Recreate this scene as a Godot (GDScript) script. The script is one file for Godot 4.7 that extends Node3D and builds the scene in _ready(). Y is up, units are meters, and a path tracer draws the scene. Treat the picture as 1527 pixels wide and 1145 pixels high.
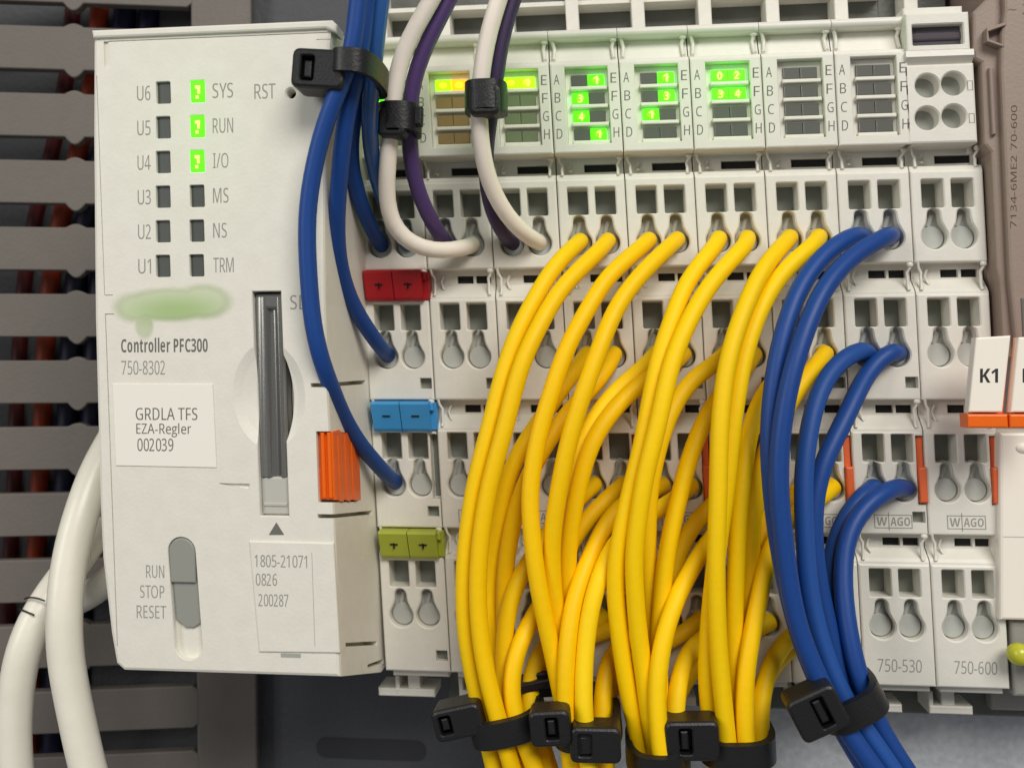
extends Node3D
# A controller and its row of terminal modules on a mounting rail, wired with yellow, blue, white and purple wires.
# Lengths are given in millimetres and turned to metres by at().

const MM := 0.001
const LEAN := -0.05435        # the whole row hangs slightly out of plumb
const PITCH := 12.0
const HOLE_Y := [25.907, 5.918, -17.139, -40.732]
const SLOT_Y := [33.141, 13.073, -10.079, -33.141]
const BLOCK := [[37.0, 21.5], [16.2, -1.8], [-7.2, -24.8], [-29.9, -50.8]]

var lean := 0.0
var org := Vector3.ZERO
var raw := false
var M := {}
var used := {}
var font: SystemFont
var rng := RandomNumberGenerator.new()


func at(p: Vector3) -> Vector3:
	if raw:
		return p
	return Vector3(p.x + lean * p.y, p.y, p.z) * MM - org

# ---------------------------------------------------------------- nodes
func numbered(called: String) -> String:
	var n: int = used.get(called, 0)
	used[called] = n + 1
	return called if n == 0 else "%s_%03d" % [called, n]

func tag(o: Node3D, label: String, category: String, group := "", kind := "") -> Node3D:
	if label: o.set_meta("label", label)
	if category: o.set_meta("category", category)
	if group: o.set_meta("group", group)
	if kind: o.set_meta("kind", kind)
	return o

func thing(called: String, label: String, category: String, where: Vector3, group := "") -> Node3D:
	var o := Node3D.new()
	o.name = numbered(called)
	o.position = where
	add_child(o)
	return tag(o, label, category, group)

func obj(called: String, s: SurfaceTool, mat: Material, parent: Node3D = null) -> MeshInstance3D:
	s.generate_normals()
	return put(called, s.commit(), mat, parent)

func put(called: String, mesh: Mesh, mat: Material, parent: Node3D = null) -> MeshInstance3D:
	var o := MeshInstance3D.new()
	o.mesh = mesh
	o.material_override = mat
	if parent == null:
		o.name = numbered(called)
		add_child(o)
	else:
		o.name = called
		parent.add_child(o, true)
	return o

# ---------------------------------------------------------------- shapes
func st(smooth := false) -> SurfaceTool:
	var s := SurfaceTool.new()
	s.begin(Mesh.PRIMITIVE_TRIANGLES)
	s.set_smooth_group(0 if smooth else -1)
	return s

func tri(s: SurfaceTool, a: Vector3, b: Vector3, c: Vector3) -> void:
	s.add_vertex(at(a)); s.add_vertex(at(b)); s.add_vertex(at(c))

func quad(s: SurfaceTool, a: Vector3, b: Vector3, c: Vector3, d: Vector3) -> void:
	tri(s, a, b, c); tri(s, a, c, d)

func rect(x0: float, x1: float, y0: float, y1: float) -> PackedVector2Array:
	return PackedVector2Array([Vector2(x0, y0), Vector2(x1, y0), Vector2(x1, y1), Vector2(x0, y1)])

func rrect(x0: float, x1: float, y0: float, y1: float, r: float, n := 4) -> PackedVector2Array:
	var o := PackedVector2Array()
	for c in [[x1 - r, y0 + r, -90.0], [x1 - r, y1 - r, 0.0], [x0 + r, y1 - r, 90.0], [x0 + r, y0 + r, 180.0]]:
		for i in n + 1:
			var a := deg_to_rad(c[2] + 90.0 * i / n)
			o.append(Vector2(c[0], c[1]) + Vector2(cos(a), sin(a)) * r)
	return o

func disc(cx: float, cy: float, r: float, n := 28) -> PackedVector2Array:
	var o := PackedVector2Array()
	for i in n:
		o.append(Vector2(cx, cy) + Vector2.from_angle(TAU * i / n) * r)
	return o

func keyhole(cx: float, cy: float) -> PackedVector2Array:      # round wire entry with a narrower lobe above it
	var o := PackedVector2Array()
	for i in 23:
		o.append(Vector2(cx, cy) + Vector2.from_angle(deg_to_rad(145.0 + 250.0 * i / 22)) * 2.15)
	o.append(Vector2(cx + 1.28, cy + 2.25))
	o.append(Vector2(cx + 1.12, cy + 3.0))
	for i in 9:
		o.append(Vector2(cx, cy + 3.75) + Vector2.from_angle(deg_to_rad(0.0 + 180.0 * i / 8)) * 1.05)
	o.append(Vector2(cx - 1.12, cy + 3.0))
	o.append(Vector2(cx - 1.28, cy + 2.25))
	return o

func grow(o: PackedVector2Array, d: float) -> PackedVector2Array:   # moves every corner outwards by d
	var r := PackedVector2Array()
	var n := o.size()
	for i in n:
		var e0 := (o[i] - o[(i + n - 1) % n]).normalized()
		var e1 := (o[(i + 1) % n] - o[i]).normalized()
		var n0 := Vector2(e0.y, -e0.x)
		var n1 := Vector2(e1.y, -e1.x)
		var b := (n0 + n1).normalized()
		r.append(o[i] + b * d / maxf(b.dot(n0), 0.4))
	return r

func loft(s: SurfaceTool, outs: Array, zs: Array) -> SurfaceTool:   # counter-clockwise outlines from back to front, closed with caps
	var n: int = outs[0].size()
	for k in outs.size() - 1:
		var lo: PackedVector2Array = outs[k]
		var hi: PackedVector2Array = outs[k + 1]
		for i in n:
			var j := (i + 1) % n
			quad(s, Vector3(lo[i].x, lo[i].y, zs[k]), Vector3(hi[i].x, hi[i].y, zs[k + 1]), Vector3(hi[j].x, hi[j].y, zs[k + 1]), Vector3(lo[j].x, lo[j].y, zs[k]))
	for k in [0, outs.size() - 1]:
		var o: PackedVector2Array = outs[k]
		var t := Geometry2D.triangulate_polygon(o)
		for i in t.size() / 3:
			var a := o[t[i * 3]]
			var b := o[t[i * 3 + 1]]
			var c := o[t[i * 3 + 2]]
			var ccw := (b - a).cross(c - a) > 0
			if ccw == (k != 0):
				var w := b
				b = c
				c = w
			tri(s, Vector3(a.x, a.y, zs[k]), Vector3(b.x, b.y, zs[k]), Vector3(c.x, c.y, zs[k]))
	return s

func prism(s: SurfaceTool, o: PackedVector2Array, z0: float, z1: float, ch := 0.0) -> SurfaceTool:
	if ch <= 0.0:
		return loft(s, [o, o], [z0, z1])
	return loft(s, [o, o, grow(o, -ch * 0.35), grow(o, -ch)], [z0, z1 - ch, z1 - ch * 0.35, z1])

func box(s: SurfaceTool, x0: float, x1: float, y0: float, y1: float, z0: float, z1: float, ch := 0.0) -> SurfaceTool:
	return prism(s, rect(x0, x1, y0, y1), z0, z1, ch)

func side_prism(s: SurfaceTool, zy: Array, x0: float, x1: float) -> SurfaceTool:   # a (z, y) profile drawn out along x
	var n := zy.size()
	var o := PackedVector2Array()
	for p in zy:
		o.append(p)
	var area := 0.0
	for i in n:
		area += o[i].cross(o[(i + 1) % n])
	if area < 0:
		o.reverse()
	for i in n:
		var j := (i + 1) % n
		quad(s, Vector3(x0, o[i].y, o[i].x), Vector3(x0, o[j].y, o[j].x), Vector3(x1, o[j].y, o[j].x), Vector3(x1, o[i].y, o[i].x))
	var t := Geometry2D.triangulate_polygon(o)
	for i in t.size() / 3:
		var a := o[t[i * 3]]
		var b := o[t[i * 3 + 1]]
		var c := o[t[i * 3 + 2]]
		if (b - a).cross(c - a) < 0:
			var w := b
			b = c
			c = w
		tri(s, Vector3(x0, a.y, a.x), Vector3(x0, c.y, c.x), Vector3(x0, b.y, b.x))
		tri(s, Vector3(x1, a.y, a.x), Vector3(x1, b.y, b.x), Vector3(x1, c.y, c.x))
	return s

func cutter(o: PackedVector2Array, z0: float, z1: float, flare := 0.22) -> SurfaceTool:   # a hole with a small chamfer where it meets the face z1
	var s := st()
	if flare <= 0.0:
		return loft(s, [o, o], [z0, z1 + 0.5])
	return loft(s, [o, o, grow(o, flare), grow(o, flare)], [z0, z1 - flare, z1, z1 + 0.5])

func carve(base: SurfaceTool, cuts: Array) -> SurfaceTool:       # base and cuts are made with raw = true
	var c := CSGCombiner3D.new()
	add_child(c)
	var b := CSGMesh3D.new()
	b.mesh = base.commit()
	c.add_child(b)
	for k in cuts:
		var m := CSGMesh3D.new()
		m.mesh = k.commit()
		m.operation = CSGShape3D.OPERATION_SUBTRACTION
		c.add_child(m)
	await get_tree().process_frame                             # the solid is worked out between two frames
	var f := c.bake_static_mesh().get_faces()
	remove_child(c)
	c.free()
	raw = false
	var s := st()
	for v in f:
		s.add_vertex(at(v))
	return s

func tube(s: SurfaceTool, pts: Array, r: float, sides := 14, step := 1.6) -> SurfaceTool:   # a smooth round bar through the points
	var line: Array[Vector3] = []
	for i in pts.size() - 1:
		var p0: Vector3 = pts[maxi(i - 1, 0)]
		var p1: Vector3 = pts[i]
		var p2: Vector3 = pts[i + 1]
		var p3: Vector3 = pts[mini(i + 2, pts.size() - 1)]
		var n := maxi(1, int(p1.distance_to(p2) / step))
		for k in n:
			line.append(p1.cubic_interpolate_in_time(p2, p0, p3, float(k) / n, p1.distance_to(p2), -maxf(p0.distance_to(p1), 0.01), p1.distance_to(p2) + maxf(p2.distance_to(p3), 0.01)))
	line.append(pts[-1])
	for pass_no in 2:                                         # even out the traced kinks
		var soft := line.duplicate()
		for i in range(3, line.size() - 2):
			soft[i] = (line[i - 2] + line[i - 1] * 2.0 + line[i] * 2.0 + line[i + 1] * 2.0 + line[i + 2]) / 8.0
		line = soft
	var side := Vector3(1, 0.3, 0.2)
	var rings: Array = []
	for i in line.size():
		var d := (line[mini(i + 1, line.size() - 1)] - line[maxi(i - 1, 0)]).normalized()
		side = (side - d * side.dot(d)).normalized()
		var up := d.cross(side)
		var ring := []
		for k in sides:
			var a := TAU * k / sides
			ring.append(line[i] + (side * cos(a) + up * sin(a)) * r)
		rings.append(ring)
	s.set_smooth_group(0)
	for i in rings.size() - 1:
		for k in sides:
			var j := (k + 1) % sides
			quad(s, rings[i][k], rings[i][j], rings[i + 1][j], rings[i + 1][k])
	s.set_smooth_group(-1)
	for k in range(1, sides - 1):
		tri(s, rings[0][0], rings[0][k + 1], rings[0][k])
		tri(s, rings[-1][0], rings[-1][k], rings[-1][k + 1])
	return s

func ball(s: SurfaceTool, c: Vector3, r: Vector3, n := 16) -> SurfaceTool:
	for i in n / 2:
		for k in n:
			var q := []
			for u in [[i, k], [i, k + 1], [i + 1, k + 1], [i + 1, k]]:
				var la: float = PI * u[0] / (n / 2)
				var lo: float = TAU * (u[1] % n) / n
				q.append(c + Vector3(sin(la) * cos(lo), sin(la) * sin(lo), cos(la)) * r)
			if i == 0:
				tri(s, q[0], q[2], q[3])
			elif i == n / 2 - 1:
				tri(s, q[0], q[1], q[2])
			else:
				quad(s, q[0], q[1], q[2], q[3])
	return s

func text(parent: Node3D, words: String, x0: float, y0: float, x1: float, y1: float, z: float, mat: Material, turn := 0.0, bold := false, called := "printed_text") -> MeshInstance3D:
	var t := TextMesh.new()                                   # fills the box x0..x1, y0..y1
	t.text = words
	t.font = M.bold if bold else font
	t.font_size = 32
	t.pixel_size = 0.1
	t.curve_step = 2.0
	t.depth = 0.02
	var bb := t.get_aabb()
	var o := put(called, t, mat, parent)
	var w := (x1 - x0) if turn == 0.0 else (y1 - y0)
	var h := (y1 - y0) if turn == 0.0 else (x1 - x0)
	var sc := Vector3(w / bb.size.x, h / bb.size.y, 1.0)
	var c := at(Vector3((x0 + x1) / 2, (y0 + y1) / 2, z))
	var b := Basis(Vector3(0, 0, 1), deg_to_rad(turn)) * Basis.from_scale(sc * MM)
	o.transform = Transform3D(b, c - b * bb.get_center())
	return o

# ---------------------------------------------------------------- materials
func noise_tex(freq: float, seed_no: int, normal: bool, strength := 2.0, ramp: Array = [], octaves := 4, size := 512) -> NoiseTexture2D:
	var n := FastNoiseLite.new()
	n.noise_type = FastNoiseLite.TYPE_SIMPLEX_SMOOTH
	n.frequency = freq
	n.seed = seed_no
	n.fractal_octaves = octaves
	var t := NoiseTexture2D.new()
	t.width = size
	t.height = size
	t.seamless = true
	t.noise = n
	t.as_normal_map = normal
	t.bump_strength = strength
	if ramp:
		var g := Gradient.new()
		g.set_color(0, ramp[0])
		g.set_color(1, ramp[1])
		t.color_ramp = g
	return t

func mat(called: String, r: int, g: int, b: int, rough: float, spec := 0.5) -> StandardMaterial3D:
	var m := StandardMaterial3D.new()
	m.albedo_color = Color8(r, g, b)
	m.roughness = rough
	m.metallic_specular = spec
	M[called] = m
	return m

func grained(m: StandardMaterial3D, amount: float, per_metre: float) -> StandardMaterial3D:   # the fine moulded grain of cast plastic
	m.normal_enabled = true
	m.normal_texture = M.grain
	m.normal_scale = amount
	m.albedo_texture = M.mottle
	m.uv1_triplanar = true
	m.uv1_scale = Vector3.ONE * per_metre
	return m

func glowing(called: String, c: Color, e: float) -> StandardMaterial3D:
	var m := StandardMaterial3D.new()
	m.albedo_color = c
	m.roughness = 0.3
	m.emission_enabled = true
	m.emission = c
	m.emission_energy_multiplier = e
	M[called] = m
	return m

func materials() -> void:
	font = SystemFont.new()
	font.font_names = PackedStringArray(["Droid Sans"])
	var fb := SystemFont.new()
	fb.font_names = PackedStringArray(["Droid Sans"])
	fb.font_weight = 700
	M.bold = fb
	M.grain = noise_tex(0.06, 3, true, 3.0)
	M.mottle = noise_tex(0.012, 8, false, 1.0, [Color(0.975, 0.975, 0.972), Color(1, 1, 1)])
	grained(mat("plastic", 226, 223, 212, 0.42), 0.12, 45.0)
	grained(mat("front_plastic", 230, 227, 215, 0.5), 0.14, 40.0)
	grained(mat("clamp", 166, 168, 160, 0.5), 0.1, 60.0)
	grained(mat("clamp_disc", 180, 182, 175, 0.45), 0.1, 60.0)
	grained(mat("slot_grey", 128, 131, 122, 0.5), 0.1, 60.0)
	mat("void", 28, 29, 26, 0.7)
	mat("ink", 112, 112, 106, 0.8, 0.2)
	mat("pale_ink", 150, 149, 142, 0.8, 0.2)
	mat("black_ink", 60, 60, 60, 0.8, 0.2)
	grained(mat("tie_black", 24, 24, 26, 0.42), 0.3, 50.0)
	for k in 4:
		grained(mat("yellow%d" % k, [255, 252, 255, 250][k], [210, 203, 214, 206][k], [0, 0, 10, 4][k], [0.52, 0.48, 0.56, 0.5][k], 0.35), 0.22, 90.0)
	grained(mat("pale_blue", 42, 92, 158, 0.2, 0.6), 0.05, 60.0)
	for k in 4:
		grained(mat("blue%d" % k, [27, 24, 30, 26][k], [72, 67, 78, 70][k], [146, 138, 152, 142][k], [0.48, 0.44, 0.52, 0.46][k], 0.4), 0.22, 90.0)
	grained(mat("white", 248, 238, 224, 0.42), 0.1, 60.0)
	grained(mat("purple", 82, 58, 112, 0.42), 0.1, 60.0)
	grained(mat("dark_purple", 62, 46, 82, 0.45), 0.1, 60.0)
	grained(mat("thick", 236, 232, 217, 0.33), 0.1, 30.0)
	grained(mat("orange", 242, 106, 8, 0.38), 0.15, 50.0)
	grained(mat("dull_orange", 226, 104, 54, 0.45), 0.15, 50.0)
	grained(mat("red", 178, 26, 32, 0.4), 0.15, 50.0)
	grained(mat("sky_blue", 62, 148, 208, 0.4), 0.15, 50.0)
	grained(mat("green", 166, 174, 54, 0.4), 0.15, 50.0)
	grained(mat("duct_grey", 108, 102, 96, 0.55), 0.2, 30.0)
	grained(mat("panel_grey", 74, 76, 80, 0.6), 0.3, 20.0)
	grained(mat("brown_grey", 150, 132, 120, 0.5), 0.15, 40.0)
	grained(mat("mid_grey", 150, 148, 142, 0.5), 0.15, 40.0)
	grained(mat("rail", 96, 98, 92, 0.45), 0.2, 30.0)
	mat("faint_ink", 88, 74, 68, 0.7, 0.2)
	mat("shadow_paint", 50, 51, 55, 0.7)  # flat dark tone for the shadow painted on the back panel
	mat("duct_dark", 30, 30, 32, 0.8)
	mat("paper", 240, 236, 226, 0.75, 0.3)
	mat("tag_white", 246, 238, 224, 0.4)
	mat("led_off", 92, 93, 87, 0.25)
	mat("led_off_amber", 150, 126, 82, 0.3)
	mat("led_off_green", 112, 124, 92, 0.3)
	mat("window_dark", 74, 78, 74, 0.3)
	mat("smoked", 84, 78, 84, 0.15)
	mat("card_metal", 150, 150, 146, 0.22).metallic = 0.75
	mat("card_clear", 188, 187, 178, 0.25)
	mat("switch_grey", 146, 148, 140, 0.45)
	mat("marker_ink", 30, 30, 30, 0.7, 0.2)
	mat("dark_red", 78, 14, 13, 0.5)
	mat("duct_orange", 168, 58, 16, 0.5)
	mat("duct_blue", 14, 22, 58, 0.5)
	mat("lime", 190, 190, 50, 0.25)
	glowing("lit_green", Color(0.33, 1.0, 0.0), 1.0)
	glowing("lit_lime", Color(0.6, 1.0, 0.02), 1.25)
	glowing("lit_amber", Color(1.0, 0.66, 0.03), 1.2)
	glowing("lit_lens", Color(0.45, 1.0, 0.08), 1.15)
	glowing("lit_lens_amber", Color(1.0, 0.82, 0.14), 1.2)
	glowing("lit_lens_lime", Color(0.8, 1.0, 0.12), 1.2)
	glowing("lit_core", Color(0.72, 1.0, 0.38), 1.3)
	glowing("lit_core_amber", Color(1.0, 0.9, 0.35), 1.3)
	var sm := mat("steel", 206, 211, 215, 0.5)
	sm.metallic = 0.12
	sm.albedo_texture = noise_tex(0.05, 21, false, 1.0, [Color(0.88, 0.885, 0.89), Color(1, 1, 1)], 5)
	sm.roughness_texture = sm.albedo_texture
	sm.normal_enabled = true
	sm.normal_texture = M.grain
	sm.normal_scale = 0.3
	sm.uv1_triplanar = true
	sm.uv1_scale = Vector3.ONE * 18.0

# ---------------------------------------------------------------- terminal modules
func bracket(s: SurfaceTool, yt: float, yb: float, f: float) -> void:      # the curled rib at the edge of a label recess
	for k in [-1.0, 1.0]:
		tube(s, [Vector3(k * 5.45, yt + 0.1, -0.25), Vector3(k * 5.3, yt - 0.8, -0.45), Vector3(k * 4.85, yt - 1.6, -0.8), Vector3(k * 4.75, lerpf(yt, yb, 0.6), -1.0), Vector3(k * 5.0, yb + 0.6, -0.25)], 0.27 * f, 7, 0.6)
	ball(s, Vector3(5.3, yt - 0.3, -0.3), Vector3(0.6, 0.5, 0.4), 10)
	tube(s, [Vector3(-3.4, yt - 1.0, -1.9), Vector3(-3.9, yt - 2.2, -1.9), Vector3(-3.3, yb + 1.7, -1.4)], 0.22, 6, 0.6)

func recess(parent: Node3D, yt: float, yb: float, windows: Array) -> void:
	raw = true
	var zf := -2.5
	var base := side_prism(st(), [Vector2(-5.4, yt + 0.6), Vector2(zf, yt + 0.6), Vector2(zf, yt - 2.7), Vector2(-0.75, yb + 0.9), Vector2(-0.35, yb + 0.35), Vector2(-0.3, yb - 0.3), Vector2(-5.4, yb - 0.3)], -5.9, 5.9)
	var cuts := []
	for w in windows:
		cuts.append(cutter(rect(w[0], w[1], yt - 2.35, yt - 0.95), -4.6, zf, 0.08))
	var r := obj("label_recess", await carve(base, cuts), M.plastic, parent)
	for w in windows:
		obj("marker_slot", box(st(), w[0] - 0.1, w[1] + 0.1, yt - 2.45, yt - 0.85, -4.7, -3.3), M.void, r)
	var s := st()
	bracket(s, yt, yb, 1.0)
	obj("recess_rib", s, M.plastic, r)

func block(parent: Node3D, row: int, notch: bool, tab_cut: bool) -> MeshInstance3D:
	var yt: float = BLOCK[row][0]
	var yb: float = BLOCK[row][1]
	raw = true
	var base := prism(st(), rect(-5.92, 5.92, yb, yt), -5.4, 0.0, 0.3)
	var cuts := []
	for k in [-1, 1]:
		var x: float = 2.43 * k
		cuts.append(cutter(rrect(x - 1.8, x + 1.8, SLOT_Y[row] - 2.4, SLOT_Y[row] + 2.4, 0.25, 2), -4.9, 0.0, 0.2))
		cuts.append(cutter(keyhole(x, HOLE_Y[row]), -3.6, 0.0, 0.25))
	if notch:
		cuts.append(cutter(rect(3.5, 5.6, yb + 2.0, yb + 3.9), -1.6, 0.0, 0.08))
	if tab_cut:
		cuts.append(cutter(rect(4.62, 6.4, -19.6, -7.9), -2.6, 0.0, 0.1))
	var b := obj("terminal_block", await carve(base, cuts), M.plastic, parent)
	for k in [-1, 1]:
		var x: float = 2.43 * k
		obj("release_slot", box(st(), x - 1.95, x + 1.95, SLOT_Y[row] - 2.55, SLOT_Y[row] + 2.55, -5.2, -4.3), M.slot_grey, b)
		var s := st()
		prism(s, grow(keyhole(x, HOLE_Y[row]), 0.1), -3.9, -2.2)
		obj("wire_entry", s, M.clamp, b)
		var d := st()
		loft(d, [disc(x, HOLE_Y[row] - 0.05, 2.12), disc(x, HOLE_Y[row] - 0.05, 1.98), disc(x, HOLE_Y[row] - 0.05, 1.85)], [-3.2, -1.75, -1.55])
		obj("clamp_funnel", d, M.clamp_disc, b)
		var l := st()
		tube(l, [Vector3(x - 0.35, HOLE_Y[row] + 1.9, -2.3), Vector3(x + 0.2, HOLE_Y[row] + 3.9, -2.2)], 0.5, 8)
		obj("clamp_spring", l, M.clamp_disc, b)
	if notch:
		obj("key_notch", box(st(), 3.3, 5.7, yb + 1.9, yb + 4.0, -2.2, -1.45), M.slot_grey, b)
	return b

func release_tab(parent: Node3D, m: Material) -> void:
	var s := st()
	box(s, 4.8, 5.95, -13.6, -8.05, -3.0, -0.7, 0.15)
	box(s, 4.68, 6.05, -19.3, -13.2, -3.0, 0.75, 0.3)
	obj("release_tab", s, m, parent)

func led_head(parent: Node3D) -> void:
	raw = true
	var h := await carve(prism(st(), rect(-5.92, 5.92, 41.0, 56.5), -5.4, 2.5, 0.3), [cutter(rect(-3.4, 4.0, 42.6, 55.8), 0.9, 2.5, 0.12)])
	var o := obj("led_housing", h, M.plastic, parent)
	obj("light_guide", box(st(), -3.35, 3.95, 42.65, 55.75, 0.7, 1.05), M.front_plastic, o)
	for row in 4:
		for col in 2:
			var y := 53.75 - row * 3.12
			var x0 := -2.35 + col * 2.85
			var l := obj("led_window", box(st(), x0, x0 + 2.8, y - 0.98, y + 0.98, 0.9, 1.5, 0.15), M.led_off, parent)
			l.set_meta("cell", row * 2 + col)
		obj("guide_bar", box(st(), -2.6, 3.8, 52.75 - row * 3.12 - 0.75, 52.75 - row * 3.12 - 0.1, 0.9, 2.0, 0.15), M.front_plastic, o)
	for i in 8:
		var x := -5.35 if i < 4 else 4.45
		var y := 53.75 - (i % 4) * 3.12
		text(o, "ABCDEFGH"[i], x, y - 0.85, x + 1.0, y + 0.85, 2.5, M.ink, 0.0, false, "printed_letter")

func top_cover(parent: Node3D) -> void:
	var s := st()
	side_prism(s, [Vector2(-6, 56.4), Vector2(2.2, 56.4), Vector2(2.0, 57.0), Vector2(0.3, 57.6), Vector2(-0.9, 61.4), Vector2(-6, 61.4)], -5.9, 5.9)
	var c := obj("top_recess", s, M.plastic, parent)
	s = st()
	tube(s, [Vector3(-5.95, 61.9, 0.9), Vector3(5.95, 61.9, 0.9)], 0.85, 10)
	side_prism(s, [Vector2(-12, 61.1), Vector2(0.9, 61.1), Vector2(1.0, 62.7), Vector2(-12, 64.6)], -5.93, 5.93)
	obj("top_lip", s, M.plastic, c)
	s = st()
	for k in [-1.0, 1.0]:
		tube(s, [Vector3(k * 5.4, 61.4, 0.7), Vector3(k * 5.2, 60.4, 0.3), Vector3(k * 4.9, 59.2, -0.2), Vector3(k * 5.3, 57.6, 0.9)], 0.34, 7, 0.6)
	ball(s, Vector3(5.3, 61.0, 0.6), Vector3(0.7, 0.55, 0.5), 10)
	obj("recess_rib", s, M.plastic, c)
	s = st()
	box(s, -2.9, -0.5, 63.5, 76, -14, -8, 0.2)
	obj("top_post", s, M.plastic, parent)
	s = st()
	box(s, -6.0, 6.0, 63, 76, -22, -13)
	obj("top_gap", s, M.rail, parent)
	s = st()
	side_prism(s, [Vector2(-13.5, 63.2), Vector2(-6.5, 64.0), Vector2(-6.6, 65.2), Vector2(-13.5, 65.6)], -0.2, 5.6)
	side_prism(s, [Vector2(-13.5, 70.8), Vector2(-8.8, 70.8), Vector2(-8.8, 71.6), Vector2(-13.5, 71.6)], -6, 6)
	obj("top_ledge", s, M.plastic, parent)

func clip(parent: Node3D) -> void:
	var s := st()
	box(s, -5.7, 1.7, -57.4, -55.9, -12, -5.6, 0.25)
	box(s, -3.4, -1.1, -56.2, -50, -12, -6.2, 0.2)
	box(s, -5.7, -4.9, -56.2, -53.6, -12, -5.7, 0.2)
	obj("rail_clip", s, M.plastic, parent)

func housing(parent: Node3D, top: float) -> void:
	var s := st()
	box(s, -5.86, 5.86, -50.6, top, -26, -5.0)
	box(s, -5.0, 5.4, -52.2, -50.4, -14, -1.6, 0.3)
	obj("housing", s, M.plastic, parent)

func module_origin() -> Vector3:
	return Vector3(lean * -51.0, -51.0, 0.0) * MM

func make_module(called: String, label: String, group: String) -> Node3D:
	lean = LEAN
	org = module_origin()
	var o := thing(called, label, "terminal module", Vector3.ZERO, group)
	housing(o, 61.5)
	for row in 4:
		await block(o, row, row == 1 or row == 2, row == 2)
	await led_head(o)
	top_cover(o)
	await recess(o, 41.0, 37.0, [[-1.0, 5.0]])
	await recess(o, 21.5, 16.2, [[-1.0, 1.9], [2.4, 5.1]])
	await recess(o, -1.8, -7.2, [[-1.0, 1.9], [2.4, 5.1]])
	await recess(o, -24.8, -29.9, [[-1.0, 1.9], [2.4, 5.1]])
	clip(o)
	o.position = org
	return o

func shift(o: Node3D, i: int) -> void:
	lean = LEAN
	org = Vector3.ZERO
	o.position = module_origin() + Vector3(PITCH * i * MM, 0, 0)
	lean = LEAN
	org = module_origin()

func lamp_for(o: Node3D, c: Vector3, col: Color, e: float) -> void:
	var l := OmniLight3D.new()
	l.name = "led_glow"
	l.light_color = col
	l.light_energy = e
	l.light_size = 0.002
	l.omni_range = 0.5
	l.omni_attenuation = 2.0
	l.shadow_enabled = true
	l.position = at(c)
	o.add_child(l, true)

func light_cells(o: Node3D, lit: Dictionary, others: Material) -> void:     # lit: cell number -> [material, core material, numeral]
	var cells := []
	for c in o.get_children():
		if c.has_meta("cell"):
			cells.append(c)
	for c in cells:
		var n: int = c.get_meta("cell")
		c.material_override = others
		if lit.has(n):
			c.material_override = lit[n][0]
			var y := 53.75 - (n / 2) * 3.12
			var x := -0.95 + (n % 2) * 2.85
			obj("lit_lens", ball(st(true), Vector3(x, y, 1.42), Vector3(0.95, 0.72, 0.13), 12), lit[n][3] if lit[n].size() > 3 else M.lit_lens, c)
			if lit[n][2]: text(c, lit[n][2], x - 0.42, y - 0.7, x + 0.42, y + 0.7, 1.56, lit[n][1], 0.0, true, "lit_numeral")
			lamp_for(c, Vector3(x, y, 2.6), lit[n][0].emission, 0.00001)

func logo(o: Node3D) -> void:
	var b := st()                                            # outlined maker's mark
	var x0 := -2.9
	var x1 := 3.4
	for q in [[x0, x1, -21.55, -21.4], [x0, x1, -23.75, -23.6], [x0, x0 + 0.15, -23.6, -21.55], [x1 - 0.15, x1, -23.6, -21.55], [-0.55, -0.4, -24.1, -21.0]]:
		box(b, q[0], q[1], q[2], q[3], -0.05, 0.03)
	obj("printed_mark", b, M.pale_ink, o)
	text(o, "W", x0 + 0.4, -23.3, -0.75, -21.85, 0.0, M.pale_ink, 0.0, true, "printed_mark")
	text(o, "AGO", -0.2, -23.3, x1 - 0.35, -21.85, 0.0, M.pale_ink, 0.0, true, "printed_mark")

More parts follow.
